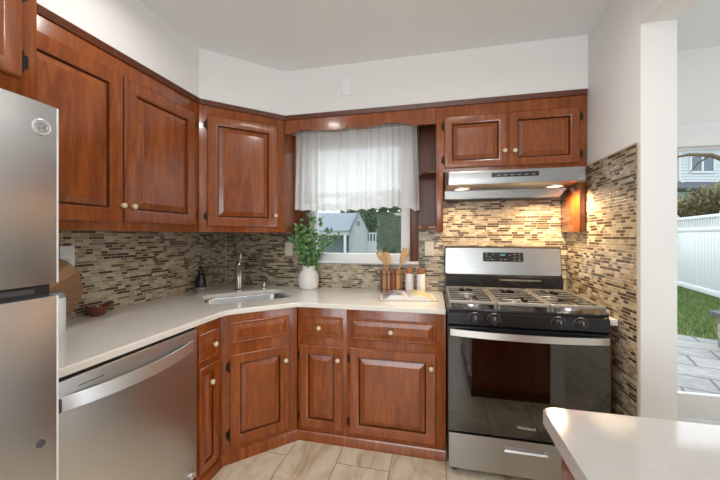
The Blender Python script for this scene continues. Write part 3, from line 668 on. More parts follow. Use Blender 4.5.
# control panel and knobs
cp = MB().prism([(FY - 0.006, 0.838), (FY - 0.014, 0.846), (FY - 0.010, 0.905), (FY + 0.010, 0.918), (FY + 0.06, 0.918), (FY + 0.06, 0.838)], X0 + 0.001, X1 - 0.001, 'x').build('control_panel', M['black'], rg)
for kx in (-0.252, -0.155, 0.158, 0.260):
    mb = MB(); mb.lathe([(0, 0), (0.024, 0), (0.024, 0.006), (0.020, 0.010), (0.018, 0.022), (0, 0.024)], (0, 0, 0), 'y', 24); mb.box((-0.005, -0.034, -0.023), (0.005, -0.018, 0.023), 0.002)
    kb = mb.build('burner_knob', M['black_matte'], cp, loc=(kx, FY - 0.012, 0.877))
    boxo('pointer', (-0.0012, -0.0348, 0.006), (0.0012, -0.0338, 0.022), M['letter'], kb)
    bx = MB(); bx.tube([(0.034 * math.cos(a), 0, 0.034 * math.sin(a)) for a in [PI * k / 12 - 0.3 for k in range(14)]], 0.0006, 5); bx.build('dial_mark', M['grey_label'], kb)
    boxo('dial_legend', (-0.010, -0.0012, 0.034), (0.010, -0.0002, 0.037), M['letter'], kb)
# cooktop
ck = MB(); ck.prism([(FY + 0.006, 0.905), (FY + 0.014, 0.926), (0.255, 0.926), (0.262, 0.905)], X0 - 0.004, X1 + 0.004, 'x', 0.003); cko = ck.build('cooktop', M['black'], rg)
for bx_, by, br in ((-0.255, -0.19, 0.045), (-0.255, 0.12, 0.038), (0.0, -0.03, 0.045), (0.255, -0.19, 0.05), (0.255, 0.12, 0.036)):
    b = MB().lathe([(0, 0.926), (br + 0.012, 0.926), (br + 0.010, 0.936), (br, 0.940), (br - 0.002, 0.944), (0, 0.944)], (bx_, by, 0), 'z', 24).build('burner', M['steel_light'], rg)
    MB().lathe([(0, 0.944), (br - 0.004, 0.944), (br - 0.006, 0.951), (br - 0.012, 0.953), (0, 0.953)], (bx_, by, 0), 'z', 24).build('burner_cap', M['black_matte'], b)
gy0, gy1 = FY + 0.025, 0.245; gz = 0.966
for gx0, gx1 in ((X0 + 0.004, -0.134), (-0.130, 0.130), (0.134, X1 - 0.004)):
    mb = MB(); w_ = 0.0075
    for x in (gx0 + w_, gx1 - w_): mb.box((x - w_, gy0, gz - 0.016), (x + w_, gy1, gz), 0.003)
    for y in (gy0 + w_, gy1 - w_): mb.box((gx0, y - w_, gz - 0.016), (gx1, y + w_, gz), 0.003)
    xm = (gx0 + gx1) / 2; hole_w = 0.040
    ny = 7
    for k in range(1, ny):
        y = gy0 + (gy1 - gy0) * k / ny
        if k not in (3, 4) and k not in (0,):
            mb.box((gx0 + w_, y - 0.006, gz - 0.008), (xm - hole_w, y + 0.006, gz), 0.002); mb.box((xm + hole_w, y - 0.006, gz - 0.008), (gx1 - w_, y + 0.006, gz), 0.002)
        else: mb.box((gx0 + w_, y - 0.006, gz - 0.008), (gx1 - w_, y + 0.006, gz), 0.002)
    mb.box((xm - 0.006, gy0, gz - 0.012), (xm + 0.006, gy0 + 0.10, gz), 0.002); mb.box((xm - 0.006, gy1 - 0.10, gz - 0.012), (xm + 0.006, gy1, gz), 0.002)
    for x in (gx0 + w_, gx1 - w_):
        for y in (gy0 + w_, gy1 - w_, (gy0 + gy1) / 2): mb.box((x - w_, y - w_, 0.925), (x + w_, y + w_, gz - 0.012))
    mb.build('burner_grate', M['iron'], rg)
    fr_ = MB(); fr_.box((gx0, gy0 - 0.003, gz - 0.014), (gx1, gy0 + 0.013, gz + 0.002), 0.003); 
    fr_.build('grate_front_bar', M['iron_lit'], rg)
# backguard
bgd = MB().prism([(0.262, 0.90), (0.262, 1.035), (0.275, 1.045), (0.325, 1.045), (0.34, 0.90)], X0 + 0.003, X1 - 0.003, 'x').build('rear_vent', M['black'], rg)
MB().box((-0.02, 0.2605, 1.012), (0.25, 0.262, 1.024)).build('vent_slot', M['chrome'], bgd)
bg_ = MB().prism([(0.285, 1.040), (0.292, 1.05), (0.318, 1.247), (0.328, 1.253), (0.376, 1.253), (0.378, 1.04)], X0, X1, 'x', 0.004).build('backguard', M['black_matte'], rg)
def slant(z): return 0.2925 + (z - 1.05) * (0.026 / 0.197)
mb = MB(); pts = rrect((X1 - X0) / 2 - 0.006, 0.094, 0.014, 5)
Fv = [mb.bm.verts.new((p[0], slant(1.147 + p[1]) - 0.005, 1.147 + p[1])) for p in pts]; Bv = [mb.bm.verts.new((p[0] * 1.002, slant(1.147 + p[1]) + 0.001, 1.147 + p[1] * 1.01)) for p in pts]
mb._f(Fv)
for k in range(len(Fv)): mb._f([Fv[k], Bv[k], Bv[(k + 1) % len(Fv)], Fv[(k + 1) % len(Fv)]])
bmesh.ops.recalc_face_normals(mb.bm, faces=mb.bm.faces[:])
fp_ = mb.build('steel_facing', M['steel'], bg_)
mb = MB(); pts = rrect(0.136, 0.033, 0.008, 4); off = 0.012
Fv = [mb.bm.verts.new((p[0] + off, slant(1.178 + p[1]) - 0.0075, 1.178 + p[1])) for p in pts]; Bv = [mb.bm.verts.new((p[0] + off, slant(1.178 + p[1]) - 0.004, 1.178 + p[1])) for p in pts]
mb._f(Fv)
for k in range(len(Fv)): mb._f([Fv[k], Bv[k], Bv[(k + 1) % len(Fv)], Fv[(k + 1) % len(Fv)]])
bmesh.ops.recalc_face_normals(mb.bm, faces=mb.bm.faces[:])
dp = mb.build('display_panel', M['black'], bg_)
ang = math.atan(0.026 / 0.197)
text('clock_digits', '12:00', 0.017, M['lcd'], dp, (0.008, slant(1.193) - 0.0082, 1.193), (R(90) - ang, 0, 0), 0.0003)
for kx, kz in ((-0.10, 1.200), (-0.10, 1.183), (-0.075, 1.176), (-0.055, 1.198), (-0.09, 1.160), (-0.06, 1.160), (0.0, 1.160), (0.028, 1.160), (0.06, 1.190), (0.09, 1.198), (0.122, 1.198), (0.09, 1.178), (0.122, 1.178), (0.09, 1.158), (0.122, 1.158)):
    boxo('touch_key', (kx - 0.007, slant(kz) - 0.0083, kz - 0.0016), (kx + 0.007, slant(kz) - 0.007, kz + 0.0016), M['grey_label'], dp)

# ------------------------------------------------------------------ range hood
hd = thing('range_hood', 'stainless under-cabinet range hood with two lit lamps above the range', 'range hood', (0.470, 2.40, 1.58))
hx = 0.405
def zz(z): return z - 1.58
mb = MB()
mb.prism([(-hx, 0.21), (hx, 0.21), (hx, -0.216), (hx - 0.010, -0.228), (-hx + 0.022, -0.228), (-hx, -0.205)], zz(1.655), zz(1.742), 'z', 0.003)
mb.build('fascia', M['steel'], hd)
mb = MB()
Lr = [[(-hx + 0.004, 0.205, zz(1.655)), (hx - 0.004, 0.205, zz(1.655)), (hx - 0.004, 0.065, zz(1.655)), (-hx + 0.004, 0.065, zz(1.655))], [(-hx + 0.006, 0.205, zz(1.600)), (hx - 0.045, 0.205, zz(1.600)), (hx - 0.045, 0.075, zz(1.600)), (-hx + 0.006, 0.075, zz(1.600))]]
V = [[mb.bm.verts.new(p) for p in r] for r in Lr]
for k in range(4): mb._f([V[0][k], V[0][(k + 1) % 4], V[1][(k + 1) % 4], V[1][k]])
mb._f(V[0]); mb._f(V[1][::-1]); bmesh.ops.recalc_face_normals(mb.bm, faces=mb.bm.faces[:])
mb.build('lower_housing', M['steel'], hd)
for a, b in ((-0.37, -0.012), (0.012, 0.335)):
    mb = MB(); mb.box((a, 0.082, zz(1.593)), (b, 0.198, zz(1.599)), 0.002)
    for k in range(1, 7): mb.tube([(a + 0.01, 0.082 + 0.116 * k / 7, zz(1.592)), (b - 0.01, 0.082 + 0.116 * k / 7, zz(1.592))], 0.003, 6)
    mb.build('grease_filter', M['grey'], hd)
cpn = boxo('control_strip', (-0.125, -0.2305, zz(1.697)), (0.145, -0.227, zz(1.725)), M['black_matte'], hd, 0.001)
for k in range(6): boxo('push_button', (-0.095 + k * 0.04, -0.2325, zz(1.705)), (-0.075 + k * 0.04, -0.230, zz(1.711)), M['grey_label'], cpn, 0.0005)
for lx in (-0.293, 0.283):
    MB().lathe([(0, 0.0), (0.040, 0.0), (0.044, -0.003), (0.046, 0.001)], (lx, -0.07, zz(1.652)), 'z', 28).build('lamp_lens', M['lamp'], hd)
    MB().lathe([(0.044, 0.001), (0.046, -0.005), (0.054, -0.005), (0.056, 0.003)], (lx, -0.07, zz(1.652)), 'z', 28).build('lamp_ring', M['steel_light'], hd)

# ------------------------------------------------------------------ peninsula in the foreground
PX, PY = 0.262, 0.905
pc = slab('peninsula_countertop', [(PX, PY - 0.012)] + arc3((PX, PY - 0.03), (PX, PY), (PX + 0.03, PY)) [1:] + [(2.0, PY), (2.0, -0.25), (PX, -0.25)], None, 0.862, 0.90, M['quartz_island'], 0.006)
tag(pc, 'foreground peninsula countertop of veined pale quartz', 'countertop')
pcab = thing('peninsula_cabinet', 'cherry peninsula base cabinet under the foreground quartz top', 'cabinet', (0.30, -0.2, 0))
boxo('carcass', (0, 0, 0), (0.58, 1.085, 0.861), M['cherry'], pcab, 0.002); boxo('plinth', (-0.008, -0.005, 0), (0.585, 1.093, 0.07), M['cherry_dark'], pcab)
MB().box((0.59, 0.99, 0), (0.69, 1.09, 0.861), 0.003).build('towel_stand_in', M['trim'], pcab)  # white post added in place of the towel mirrored in the oven

# ------------------------------------------------------------------ curtain
cu = thing('window_curtain', 'sheer white cafe curtain hanging over the upper window', 'curtain', (-0.61, 2.42, 2.12))
MB().tube([(-0.50, 0.0, 0.02), (0.50, 0.0, 0.02)], 0.006, 8).build('curtain_rod', M['rod'], cu)
mb = MB(); nx, nz = 220, 26; G = []
def rs(i): return math.sin(i * 12.9898) * 43758.5453 % 1.0
for i in range(nx + 1):
    t = i / nx; x = -0.474 + 0.956 * t; col = []
    ph = 46 * t + 1.8 * math.sin(9 * t) + 0.8 * math.sin(31 * t)
    edge = max(0.0, (t - 0.86) / 0.14)
    zb = -0.585 - 0.010 * math.sin(5 * t) + 0.006 * math.sin(70 * t) - 0.030 * edge
    for j in range(nz + 1):
        s_ = j / nz; z = 0.045 + (zb - 0.045) * s_
        amp = 0.009 + 0.013 * s_ * (0.6 + 0.4 * math.sin(7 * t + 1))
        if s_ < 0.06: amp = 0.006
        y = amp * math.sin(ph * 2.0) + 0.004 * math.sin(ph * 5.1 + 2 * s_) + 0.004 * math.sin(23 * t + 4 * s_)
        xx = x + 0.006 * math.sin(ph * 2 + 1) * s_ + (0.02 * edge * s_) - 0.012 * max(0, 1 - t * 8) * s_
        col.append(mb.bm.verts.new((xx, y, z)))
    G.append(col)
for a, b in zip(G, G[1:]):
    for j in range(nz): mb._f([a[j], b[j], b[j + 1], a[j + 1]])
cl = mb.build('cloth', M['curtain'], cu, angle=180)
mb = MB(); H_ = []
for col_i in range(0, nx + 1, 1):
    a = [v.co.copy() for v in []]
cm = cl.data
for i in range(nx + 1):
    p1 = cm.vertices[i * (nz + 1) + nz].co; p0 = cm.vertices[i * (nz + 1) + nz - 2].co
    H_.append([mb.bm.verts.new((p0.x, p0.y - 0.0012, p0.z)), mb.bm.verts.new((p1.x, p1.y - 0.0012, p1.z))])
for a, b in zip(H_, H_[1:]): mb._f([a[0], b[0], b[1], a[1]])
mb.build('hem', M['curtain'], cu, angle=180)

# ------------------------------------------------------------------ wall plates
def outlet(name, label, cat, loc, rz, m, duplex=True, w=0.07, h=0.115):
    r = thing(name, label, cat, loc, rz)
    boxo('cover_plate', (-w / 2, -0.006, -h / 2), (w / 2, 0, h / 2), m, r, 0.003)
    if duplex:
        for z in (-0.021, 0.021):
            s = MB().prism(rrect(0.016, 0.0145, 0.008, 4), -0.0085, -0.005, 'y').build('socket', m, r, loc=(0, 0, z))
            for x in (-0.006, 0.006): boxo('slot', (x - 0.001, -0.0092, -0.002), (x + 0.001, -0.008, 0.006), M['slot'], s)
    else:
        boxo('rocker', (-0.017, -0.009, -0.033), (0.017, -0.004, 0.033), m, r, 0.002)
    return r
outlet('wall_outlet', 'white outlet on the left tile wall behind the round cutting board', 'outlet', (XL + TT, 1.300, 1.222), R(90), M['white'])
outlet('light_switch', 'cream switch plate on the tiles left of the leafy vase', 'switch', (-1.232, YB - TT, 1.218), 0, M['cream'], False)
outlet('wall_outlet', 'cream outlet on the tiles between the window and the range', 'outlet', (-0.043, YB - TT, 1.232), 0, M['cream'])

# ------------------------------------------------------------------ things on the counter
CZ = 0.90
cb = thing('cutting_board', 'round wooden cutting board leaning on the left tile wall by the fridge', 'cutting board', (-1.818, 1.185, CZ), 0)
mb = MB(); mb.lathe([(0, -0.009), (0.160, -0.009), (0.165, -0.005), (0.165, 0.005), (0.160, 0.009), (0, 0.009)], (0, 0, 0), 'x', 48)
mb.build('board', M['board'], cb, loc=(0.0, 0, 0.166), rot=(0, R(-5), 0))
mb = MB(); mb.lathe([(0, 0), (0.048, 0), (0.050, 0.004), (0.050, 0.150), (0.046, 0.156), (0, 0.156)], n=32)
cn = thing('canister', 'white canister with grey lid on the counter against the fridge side', 'canister', (-1.655, 1.098, CZ)); mb.build('jar', M['white'], cn)
MB().lathe([(0, 0.156), (0.047, 0.156), (0.049, 0.160), (0.042, 0.178), (0.03, 0.182), (0, 0.182)], n=32).build('lid', M['greycap'], cn)
# boat shaped wooden bowl
mb = MB(); n = 28; LV = []
for fac, z, ins in ((0.42, 0.0, 0), (0.62, 0.012, 0), (0.86, 0.032, 0), (1.0, 0.05, 0), (0.95, 0.051, 0), (0.80, 0.034, 0), (0.55, 0.014, 0), (0.30, 0.009, 0)):
    ring = []
    for k in range(n):
        a = 2 * PI * k / n; ca, sa = math.cos(a), math.sin(a)
        ring.append(mb.bm.verts.new((0.044 * fac * ca, 0.062 * fac * sa * (1 + 0.12 * abs(sa) ** 3), z + (0.020 * abs(sa) ** 3 * fac * (1.0 if z > 0.02 else 0.0)))))
    LV.append(ring)
for a, b in zip(LV, LV[1:]):
    for k in range(n): mb._f([a[k], a[(k + 1) % n], b[(k + 1) % n], b[k]])
mb._f(LV[0][::-1]); mb._f(LV[-1]); bmesh.ops.recalc_face_normals(mb.bm, faces=mb.bm.faces[:])
tag(mb.build('wooden_bowl', M['bowl_wood'], loc=(-1.772, 1.40, CZ), rot=(0, 0, R(-8))), 'small dark wooden boat-shaped bowl beside the cutting board', 'bowl')
# soap bottle
sb = thing('soap_bottle', 'matte black soap bottle with pump left of the faucet', 'soap bottle', (-1.778, 2.195, CZ))
MB().lathe([(0, 0), (0.038, 0), (0.040, 0.003), (0.040, 0.034), (0, 0.034)], n=28).build('clear_base', M['soap_clear'], sb)
MB().lathe([(0, 0.034), (0.040, 0.034), (0.040, 0.075), (0.036, 0.10), (0.022, 0.135), (0.016, 0.146), (0.016, 0.152), (0, 0.152)], n=28).build('bottle', M['black'], sb)
MB().lathe([(0, 0.152), (0.018, 0.152), (0.018, 0.166), (0.007, 0.168), (0.007, 0.18), (0.014, 0.182), (0.014, 0.19), (0, 0.20)], n=20).tube([(0, 0, 0.185), (0.024, -0.024, 0.186), (0.03, -0.03, 0.181)], [0.006, 0.005, 0.004], 8).build('pump', M['black'], sb)
# vase with leafy branches
VX, VY = -1.008, 2.505
mb = MB(); mb.lathe([(0, 0), (0.060, 0), (0.073, 0.010), (0.081, 0.04), (0.083, 0.085), (0.080, 0.115), (0.066, 0.142), (0.052, 0.152), (0.050, 0.180), (0.055, 0.188), (0.048, 0.188), (0.044, 0.178), (0.044, 0.150), (0.06, 0.13), (0.06, 0.04), (0, 0.03)], n=40)
va = thing('vase', 'white ceramic bottle vase holding leafy sprigs on the corner counter', 'vase', (VX, VY, CZ)); mb.build('body', M['ceramic'], va)
MB().lathe([(0.0805, 0.104), (0.0835, 0.108), (0.0805, 0.112)], n=40).lathe([(0.050, 0.166), (0.0535, 0.169), (0.050, 0.172)], n=40).build('raised_band', M['ceramic'], va)
pl = thing('leafy_branches', 'green leafy branches standing in the white vase before the window', 'plant', (VX, VY, CZ + 0.04))
stm = MB(); lf = MB()
ends = [(0.245, 0.02, 0.265), (0.19, -0.05, 0.21), (0.165, 0.02, 0.31), (0.13, -0.06, 0.26), (0.10, 0.03, 0.41), (0.06, -0.05, 0.36), (0.02, 0.02, 0.47), (0.015, -0.07, 0.30), (-0.03, -0.05, 0.38), (-0.07, -0.06, 0.33), (-0.10, -0.02, 0.30), (-0.125, -0.08, 0.25), (-0.07, -0.09, 0.22), (0.05, -0.11, 0.22), (0.21, -0.02, 0.30), (-0.04, -0.1, 0.26), (0.0, -0.12, 0.34), (0.085, -0.1, 0.30)]
for e in ends:
    a = Vector((random.uniform(-0.025, 0.025), random.uniform(-0.025, 0.025), 0.0)); b = Vector((a.x * 1.2 + e[0] * 0.12, a.y * 1.2 + e[1] * 0.1, 0.15)); c_ = Vector((e[0] * 0.55, e[1] * 0.6, 0.15 + (e[2] - 0.0) * 0.55)); d = Vector((e[0], e[1], 0.135 + e[2]))
    pts = []
    for k in range(11):
        t = k / 10; pts.append(a * (1 - t) ** 3 + b * 3 * t * (1 - t) ** 2 + c_ * 3 * t * t * (1 - t) + d * t ** 3)
    stm.tube(pts, [0.0022 - 0.0012 * k / 10 for k in range(11)], 5)
    for k in range(4, 11):
        for q in range(5):
            p0 = pts[k] + (pts[k] - pts[k - 1]) * random.uniform(-0.9, 0)
            dirv = (pts[k] - pts[k - 1]).normalized() * 0.5 + Vector((random.uniform(-1, 1), random.uniform(-1, 1), random.uniform(-0.5, 0.7)))
            L = random.uniform(0.026, 0.054); lf.leafq(p0, dirv, L * 0.36, L)
stm.build('stem', M['stem'], pl); lf.build('foliage', M['leaf'], pl, smooth=False)
# bundle crock with utensils
KX, KY = -0.330, 2.515
cr = thing('utensil_holder', 'utensil holder of bound reddish sticks on the counter under the window', 'utensil holder', (KX, KY, CZ))
mb = MB(); ns = 30
for k in range(ns):
    a = 2 * PI * k / ns; h = 0.165 + 0.008 * rs(k + 1); rr = 0.0085
    mb.mi = (0, 1, 2, 0, 2, 1, 1)[k % 7]; mb.tube([(0.076 * math.cos(a), 0.076 * math.sin(a), 0.001), (0.077 * math.cos(a), 0.077 * math.sin(a), h)], rr, 8)
mb.lathe([(0, 0.004), (0.070, 0.004), (0.070, 0.012), (0, 0.012)], n=20); mb.mi = 0; mb.build('stick_wall', [M['stick_wood'], mat('pale_stick', (0.50, 0.27, 0.14), 0.55), mat('dark_stick', (0.16, 0.055, 0.028), 0.5)], cr)
for z in (0.028, 0.140): MB().lathe([(0.0845, z - 0.003), (0.0868, z), (0.0845, z + 0.003)], n=32).build('binding', M['cherry_dark'], cr)
def utensil(name, label, cat, base, tip, kind):
    b, t = Vector(base), Vector(tip); ax = (t - b); L = ax.length
    mb = MB(); mb.tube([(0, 0, 0), (0, 0, L * 0.5), (0, 0, L * 0.78)], [0.0055, 0.006, 0.005], 8)
    if kind == 'spoon': mb.ellipsoid((0, 0, L * 0.85), (0.036, 0.009, 0.054))
    elif kind == 'fork':
        mb.prism([(-0.012, L * 0.74), (0.012, L * 0.74), (0.027, L * 0.84), (0.026, L), (0.012, L), (0.010, L * 0.88), (0.004, L * 0.88), (0.003, L), (-0.003, L), (-0.004, L * 0.88), (-0.010, L * 0.88), (-0.012, L), (-0.026, L), (-0.027, L * 0.84)], -0.004, 0.004, 'y')
    else: mb.prism([(-0.008, L * 0.62), (0.008, L * 0.62), (0.024, L * 0.74), (0.030, L * 0.94), (0.020, L), (-0.020, L), (-0.026, L * 0.95), (-0.022, L * 0.74)], -0.004, 0.004, 'y', 0.0015)
    o = mb.build(name, M['light_wood']); q = ax.to_track_quat('Z', 'Y'); o.rotation_mode = 'XYZ'; o.location = (KX + b.x, KY + b.y, CZ + b.z)
    e = q.to_euler(); o.rotation_euler = e
    # keep the flat side facing the room
    return tag(o, label, cat, 'wooden utensils in the stick holder')
def face(o, base, tip):
    z = (Vector(tip) - Vector(base)).normalized(); y = Vector((0, 1, 0)); x = y.cross(z).normalized(); y = z.cross(x)
    o.rotation_euler = Matrix((x, y, z)).transposed().to_euler()
for nm, lb, ct_, ba, ti, kd in (('wooden_fork', 'wooden slotted server leaning left in the stick holder', 'utensil', (0.02, 0.03, 0.016), (-0.105, 0.03, 0.315), 'fork'),
        ('wooden_spoon', 'wooden spoon with oval bowl in the middle of the stick holder', 'utensil', (0.0, -0.035, 0.016), (-0.035, -0.050, 0.300), 'spoon'),
        ('wooden_spatula', 'wooden spatula leaning right in the stick holder', 'utensil', (0.005, -0.008, 0.016), (0.115, -0.012, 0.335), 'spat')):
    face(utensil(nm, lb, ct_, ba, ti, kd), ba, ti)
# salt and pepper mills
def mill(x, y, label):
    r = thing('pepper_mill', label, 'mill', (x, y, CZ), 0, 'pair of mills')
    MB().lathe([(0, 0), (0.030, 0), (0.032, 0.003), (0.031, 0.140), (0.0285, 0.144), (0, 0.144)], n=28).build('body', M['ceramic'], r)
    MB().lathe([(0, 0.144), (0.027, 0.144), (0.029, 0.148), (0.028, 0.176), (0.022, 0.186), (0.008, 0.190), (0.007, 0.196), (0, 0.198)], n=28).build('top', M['mill_wood'], r)
mill(-0.190, 2.515, 'white mill with wooden top next to the stick utensil holder')
mill(-0.103, 2.500, 'white mill with wooden top nearer the gas range')
# open book
bk = thing('open_book', 'open cookbook lying on the counter beside the range', 'book', (-0.170, 2.165, CZ), R(9))
def leafpage(sgn, z0, top, w, d):
    n = 12; mb = MB(); T = []; B = []
    for k in range(n + 1):
        t = k / n; x = sgn * w * t; z = z0 + top * (math.sin(PI * min(1, t * 1.15 + 0.08)) ** 0.7 if t < 0.8 else math.sin(PI * min(1, t * 1.15 + 0.08)) ** 0.7 if t * 1.15 + 0.08 < 1 else 0)
        T.append([mb.bm.verts.new((x, 0, z)), mb.bm.verts.new((x, d, z))]); B.append([mb.bm.verts.new((x, 0, 0.003)), mb.bm.verts.new((x, d, 0.003))])
    return mb, T, B
for sgn, mtl in ((-1, 'page_photo'), (1, 'page_food')):
    mb, T, B = leafpage(sgn, 0.0065, 0.034, 0.188, 0.225); n = len(T) - 1
    for k in range(n):
        mb.mi = 1 if 1 < k < n - 1 else 0; mb._f([T[k][0], T[k + 1][0], T[k + 1][1], T[k][1]]); mb.mi = 0
        mb._f([B[k][0], B[k + 1][0], T[k + 1][0], T[k][0]]); mb._f([B[k][1], B[k + 1][1], T[k + 1][1], T[k][1]]); mb._f([B[k][0], B[k + 1][0], B[k + 1][1], B[k][1]])
    mb._f([B[n][0], B[n][1], T[n][1], T[n][0]]); bmesh.ops.recalc_face_normals(mb.bm, faces=mb.bm.faces[:])
    mb.build('page_block', [M['paper'], M[mtl]], bk)
boxo('cover', (-0.193, -0.004, 0.0), (0.193, 0.230, 0.003), mat('book_cover', (0.32, 0.29, 0.25), 0.5), bk)

# ------------------------------------------------------------------ outdoors
GZ = -0.15
struct('ground', MB().box((-30, YB + 0.14, GZ - 0.3), (40, 60, GZ - 0.02)), M['soil'])
struct('patio', MB().prism([(-4, YB + 0.14), (7.5, YB + 0.14), (7.5, 3.4), (3.0, 6.2), (0.5, 7.6), (-4, 7.6)], GZ - 0.2, GZ), M['paver'])
gb = MB()
for _ in range(19000):
    x = random.uniform(2.6, 7.2); y = random.uniform(3.4, 12.0)
    if y < 6.3 - (x - 3.0) * 0.62 + 0.03: continue
    if x > 7.25 + (y - 12.9) * 0.205 - 0.10: continue
    h = random.uniform(0.04, 0.09); a = random.uniform(0, 2 * PI); w_ = 0.010
    dx, dy = math.cos(a) * w_, math.sin(a) * w_; lx, ly = random.uniform(-0.03, 0.03), random.uniform(-0.03, 0.03)
    gb._f([gb.bm.verts.new(p) for p in ((x - dx, y - dy, GZ - 0.02), (x + dx, y + dy, GZ - 0.02), (x + lx, y + ly, GZ + h))])
tag(gb.build('lawn_grass', M['grass'], smooth=False), 'green lawn between the patio pavers and the white fence', 'grass', kind='stuff')
# white vinyl fence seen through the patio door
A0 = Vector((7.25, 12.9)); dirf = (Vector((6.52, 9.34)) - Vector((6.95, 11.44))).normalized(); L = 10.5
rzf = math.atan2(dirf.y, dirf.x)
fn = thing('privacy_fence', 'white vinyl privacy fence beyond the lawn outside the patio door', 'fence', (A0.x, A0.y, GZ), rzf)
mb = MB(); k = 0.0
while k < L: mb.box((k, -0.012, 0.10), (k + 0.145, 0.012, 1.62), 0.003); k += 0.15
mb.build('board_panel', M['vinyl'], fn)
mb = MB(); mb.box((0, -0.03, 0.03), (L, 0.03, 0.16), 0.004); mb.box((0, -0.03, 1.60), (L, 0.03, 1.70), 0.004); mb.box((0, -0.03, 1.93), (L, 0.03, 2.01), 0.004); mb.build('rail', M['vinyl'], fn)
mb = MB(); k = 0.03
while k < L: mb.box((k, -0.012, 1.69), (k + 0.05, 0.012, 1.94)); k += 0.115
mb.build('top_spindles', M['vinyl'], fn)
for k in (1.4, 3.8, 6.2, 8.6):
    p = boxo('post', (k - 0.06, -0.06, 0), (k + 0.06, 0.06, 2.04), M['vinyl'], fn, 0.004); MB().lathe([(0.085, 2.04), (0.085, 2.06), (0.0, 2.12)], (k, 0, 0), 'z', 4).build('post_cap', M['vinyl'], p)
def foliage_cloud(name, m, n, fn_, leafL, parent=None, **kw):
    mb = MB()
    for _ in range(n):
        p, nrm = fn_(); L_ = leafL * random.uniform(0.7, 1.3); mb.leafq(p, nrm + Vector((random.uniform(-.8, .8), random.uniform(-.8, .8), random.uniform(-.4, .9))), L_ * 0.3, L_)
    return mb.build(name, m, parent, smooth=False, **kw)
def hedge_pt(a, b, h, wid, z0=0.0):
    def f_():
        t = random.random(); q = a.lerp(b, t); hh = h * (0.88 + 0.12 * math.sin(t * 23) * math.cos(t * 11)); u = random.random(); s_ = random.uniform(-1, 1)
        if u < 0.6: return Vector((q.x - wid * random.uniform(0.6, 1), q.y - wid * random.uniform(-1, 1), GZ + hh * random.uniform(z0, 1))), Vector((-1, -0.6, 0.2))
        return Vector((q.x + wid * s_, q.y + wid * random.uniform(-1, 1), GZ + hh * random.uniform(0.9, 1.03))), Vector((0, 0, 1))
    return f_
hg = thing('hedge', 'tall brownish hedge behind the white fence outside the patio door', 'hedge', (8.6, 13.4, GZ))
o = foliage_cloud('foliage', M['hedge'], 9000, hedge_pt(Vector((9.6, 17.0)), Vector((7.6, 9.0)), 2.95, 0.45, 0.40), 0.13, hg); o.location = (-8.6, -13.4, -GZ)
mb = MB()
for k in range(9): q = Vector((9.6, 17.0)).lerp(Vector((7.6, 9.0)), k / 8); mb.tube([(q.x - 8.6, q.y - 13.4, 0), (q.x - 8.55, q.y - 13.4, 1.4), (q.x - 8.6, q.y - 13.4, 2.6)], [0.06, 0.04, 0.02], 6)
mb.build('trunk', M['bark'], hg)
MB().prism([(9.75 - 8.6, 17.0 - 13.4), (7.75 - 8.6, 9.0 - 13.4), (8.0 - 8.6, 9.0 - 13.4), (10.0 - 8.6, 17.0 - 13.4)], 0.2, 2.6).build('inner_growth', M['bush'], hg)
# neighbouring house beyond the hedge
hz = thing('neighbour_house', 'pale sided neighbouring house beyond the hedge with a white framed window', 'house', (17.5, 26.6, GZ))
rzh = math.atan2(0.32, 1.38); hz.rotation_euler = (0, 0, rzh)
mb = MB(); mb.box((-4, 0, 0), (7, 6, 7.6))
k = 4.9
while k < 7.6: mb.prism([(0.0, k), (-0.04, k), (0.0, k + 0.19)], -4, 7, 'x'); k += 0.2
mb.build('wall', M['siding'], hz)
MB().prism([(-1.6, 4.45), (-1.6, 4.52), (0.02, 5.15), (0.02, 4.45)], -4.2, 7.2, 'x').build('lower_roof', M['slate'], hz)
MB().prism([(-0.5, 7.55), (-0.5, 7.68), (3, 9.6), (6.5, 7.68), (6.5, 7.55)], -4.3, 7.3, 'x').build('roof', M['slate'], hz)
wf = MB(); wx, wz = 0.0, 6.25
for a, b in (((-0.88, -0.12, 5.72), (0.88, -0.01, 5.84)), ((-0.84, -0.12, 6.82), (0.84, -0.01, 6.92)), ((-0.84, -0.12, 5.75), (-0.74, -0.01, 6.9)), ((0.74, -0.12, 5.75), (0.84, -0.01, 6.9)), ((-0.06, -0.12, 5.75), (0.06, -0.01, 6.9))): wf.box(a, b)
w0 = wf.build('window', M['vinyl'], hz); boxo('pane', (-0.75, -0.08, 5.8), (0.75, -0.015, 6.85), M['pane'], w0)
MB().tube([(-1.55, -0.1, 7.5), (-1.55, -0.1, 5.2), (-1.25, -0.25, 4.9)], 0.06, 8).tube([(-4, -0.52, 7.6), (7, -0.52, 7.6)], 0.07, 8).build('downpipe', M['vinyl'], hz)
# bare branch in front of the house
tb_ = MB(); tb_.tube([(10.2, 12.8, 3.0), (9.3, 13.0, 3.75), (8.9, 13.1, 4.0), (8.4, 13.3, 4.1), (7.9, 13.5, 4.02)], [0.10, 0.09, 0.07, 0.05, 0.03], 8); tb_.tube([(8.9, 13.1, 4.0), (8.6, 13.2, 3.78), (8.45, 13.3, 3.5)], [0.04, 0.03, 0.015], 6); tb_.tube([(10.2, 12.8, GZ), (10.25, 12.8, 1.5), (10.2, 12.8, 3.05)], [0.16, 0.13, 0.10], 8)
tag(tb_.build('bare_tree', M['bark']), 'bare tree branch reaching across in front of the neighbouring house', 'tree')
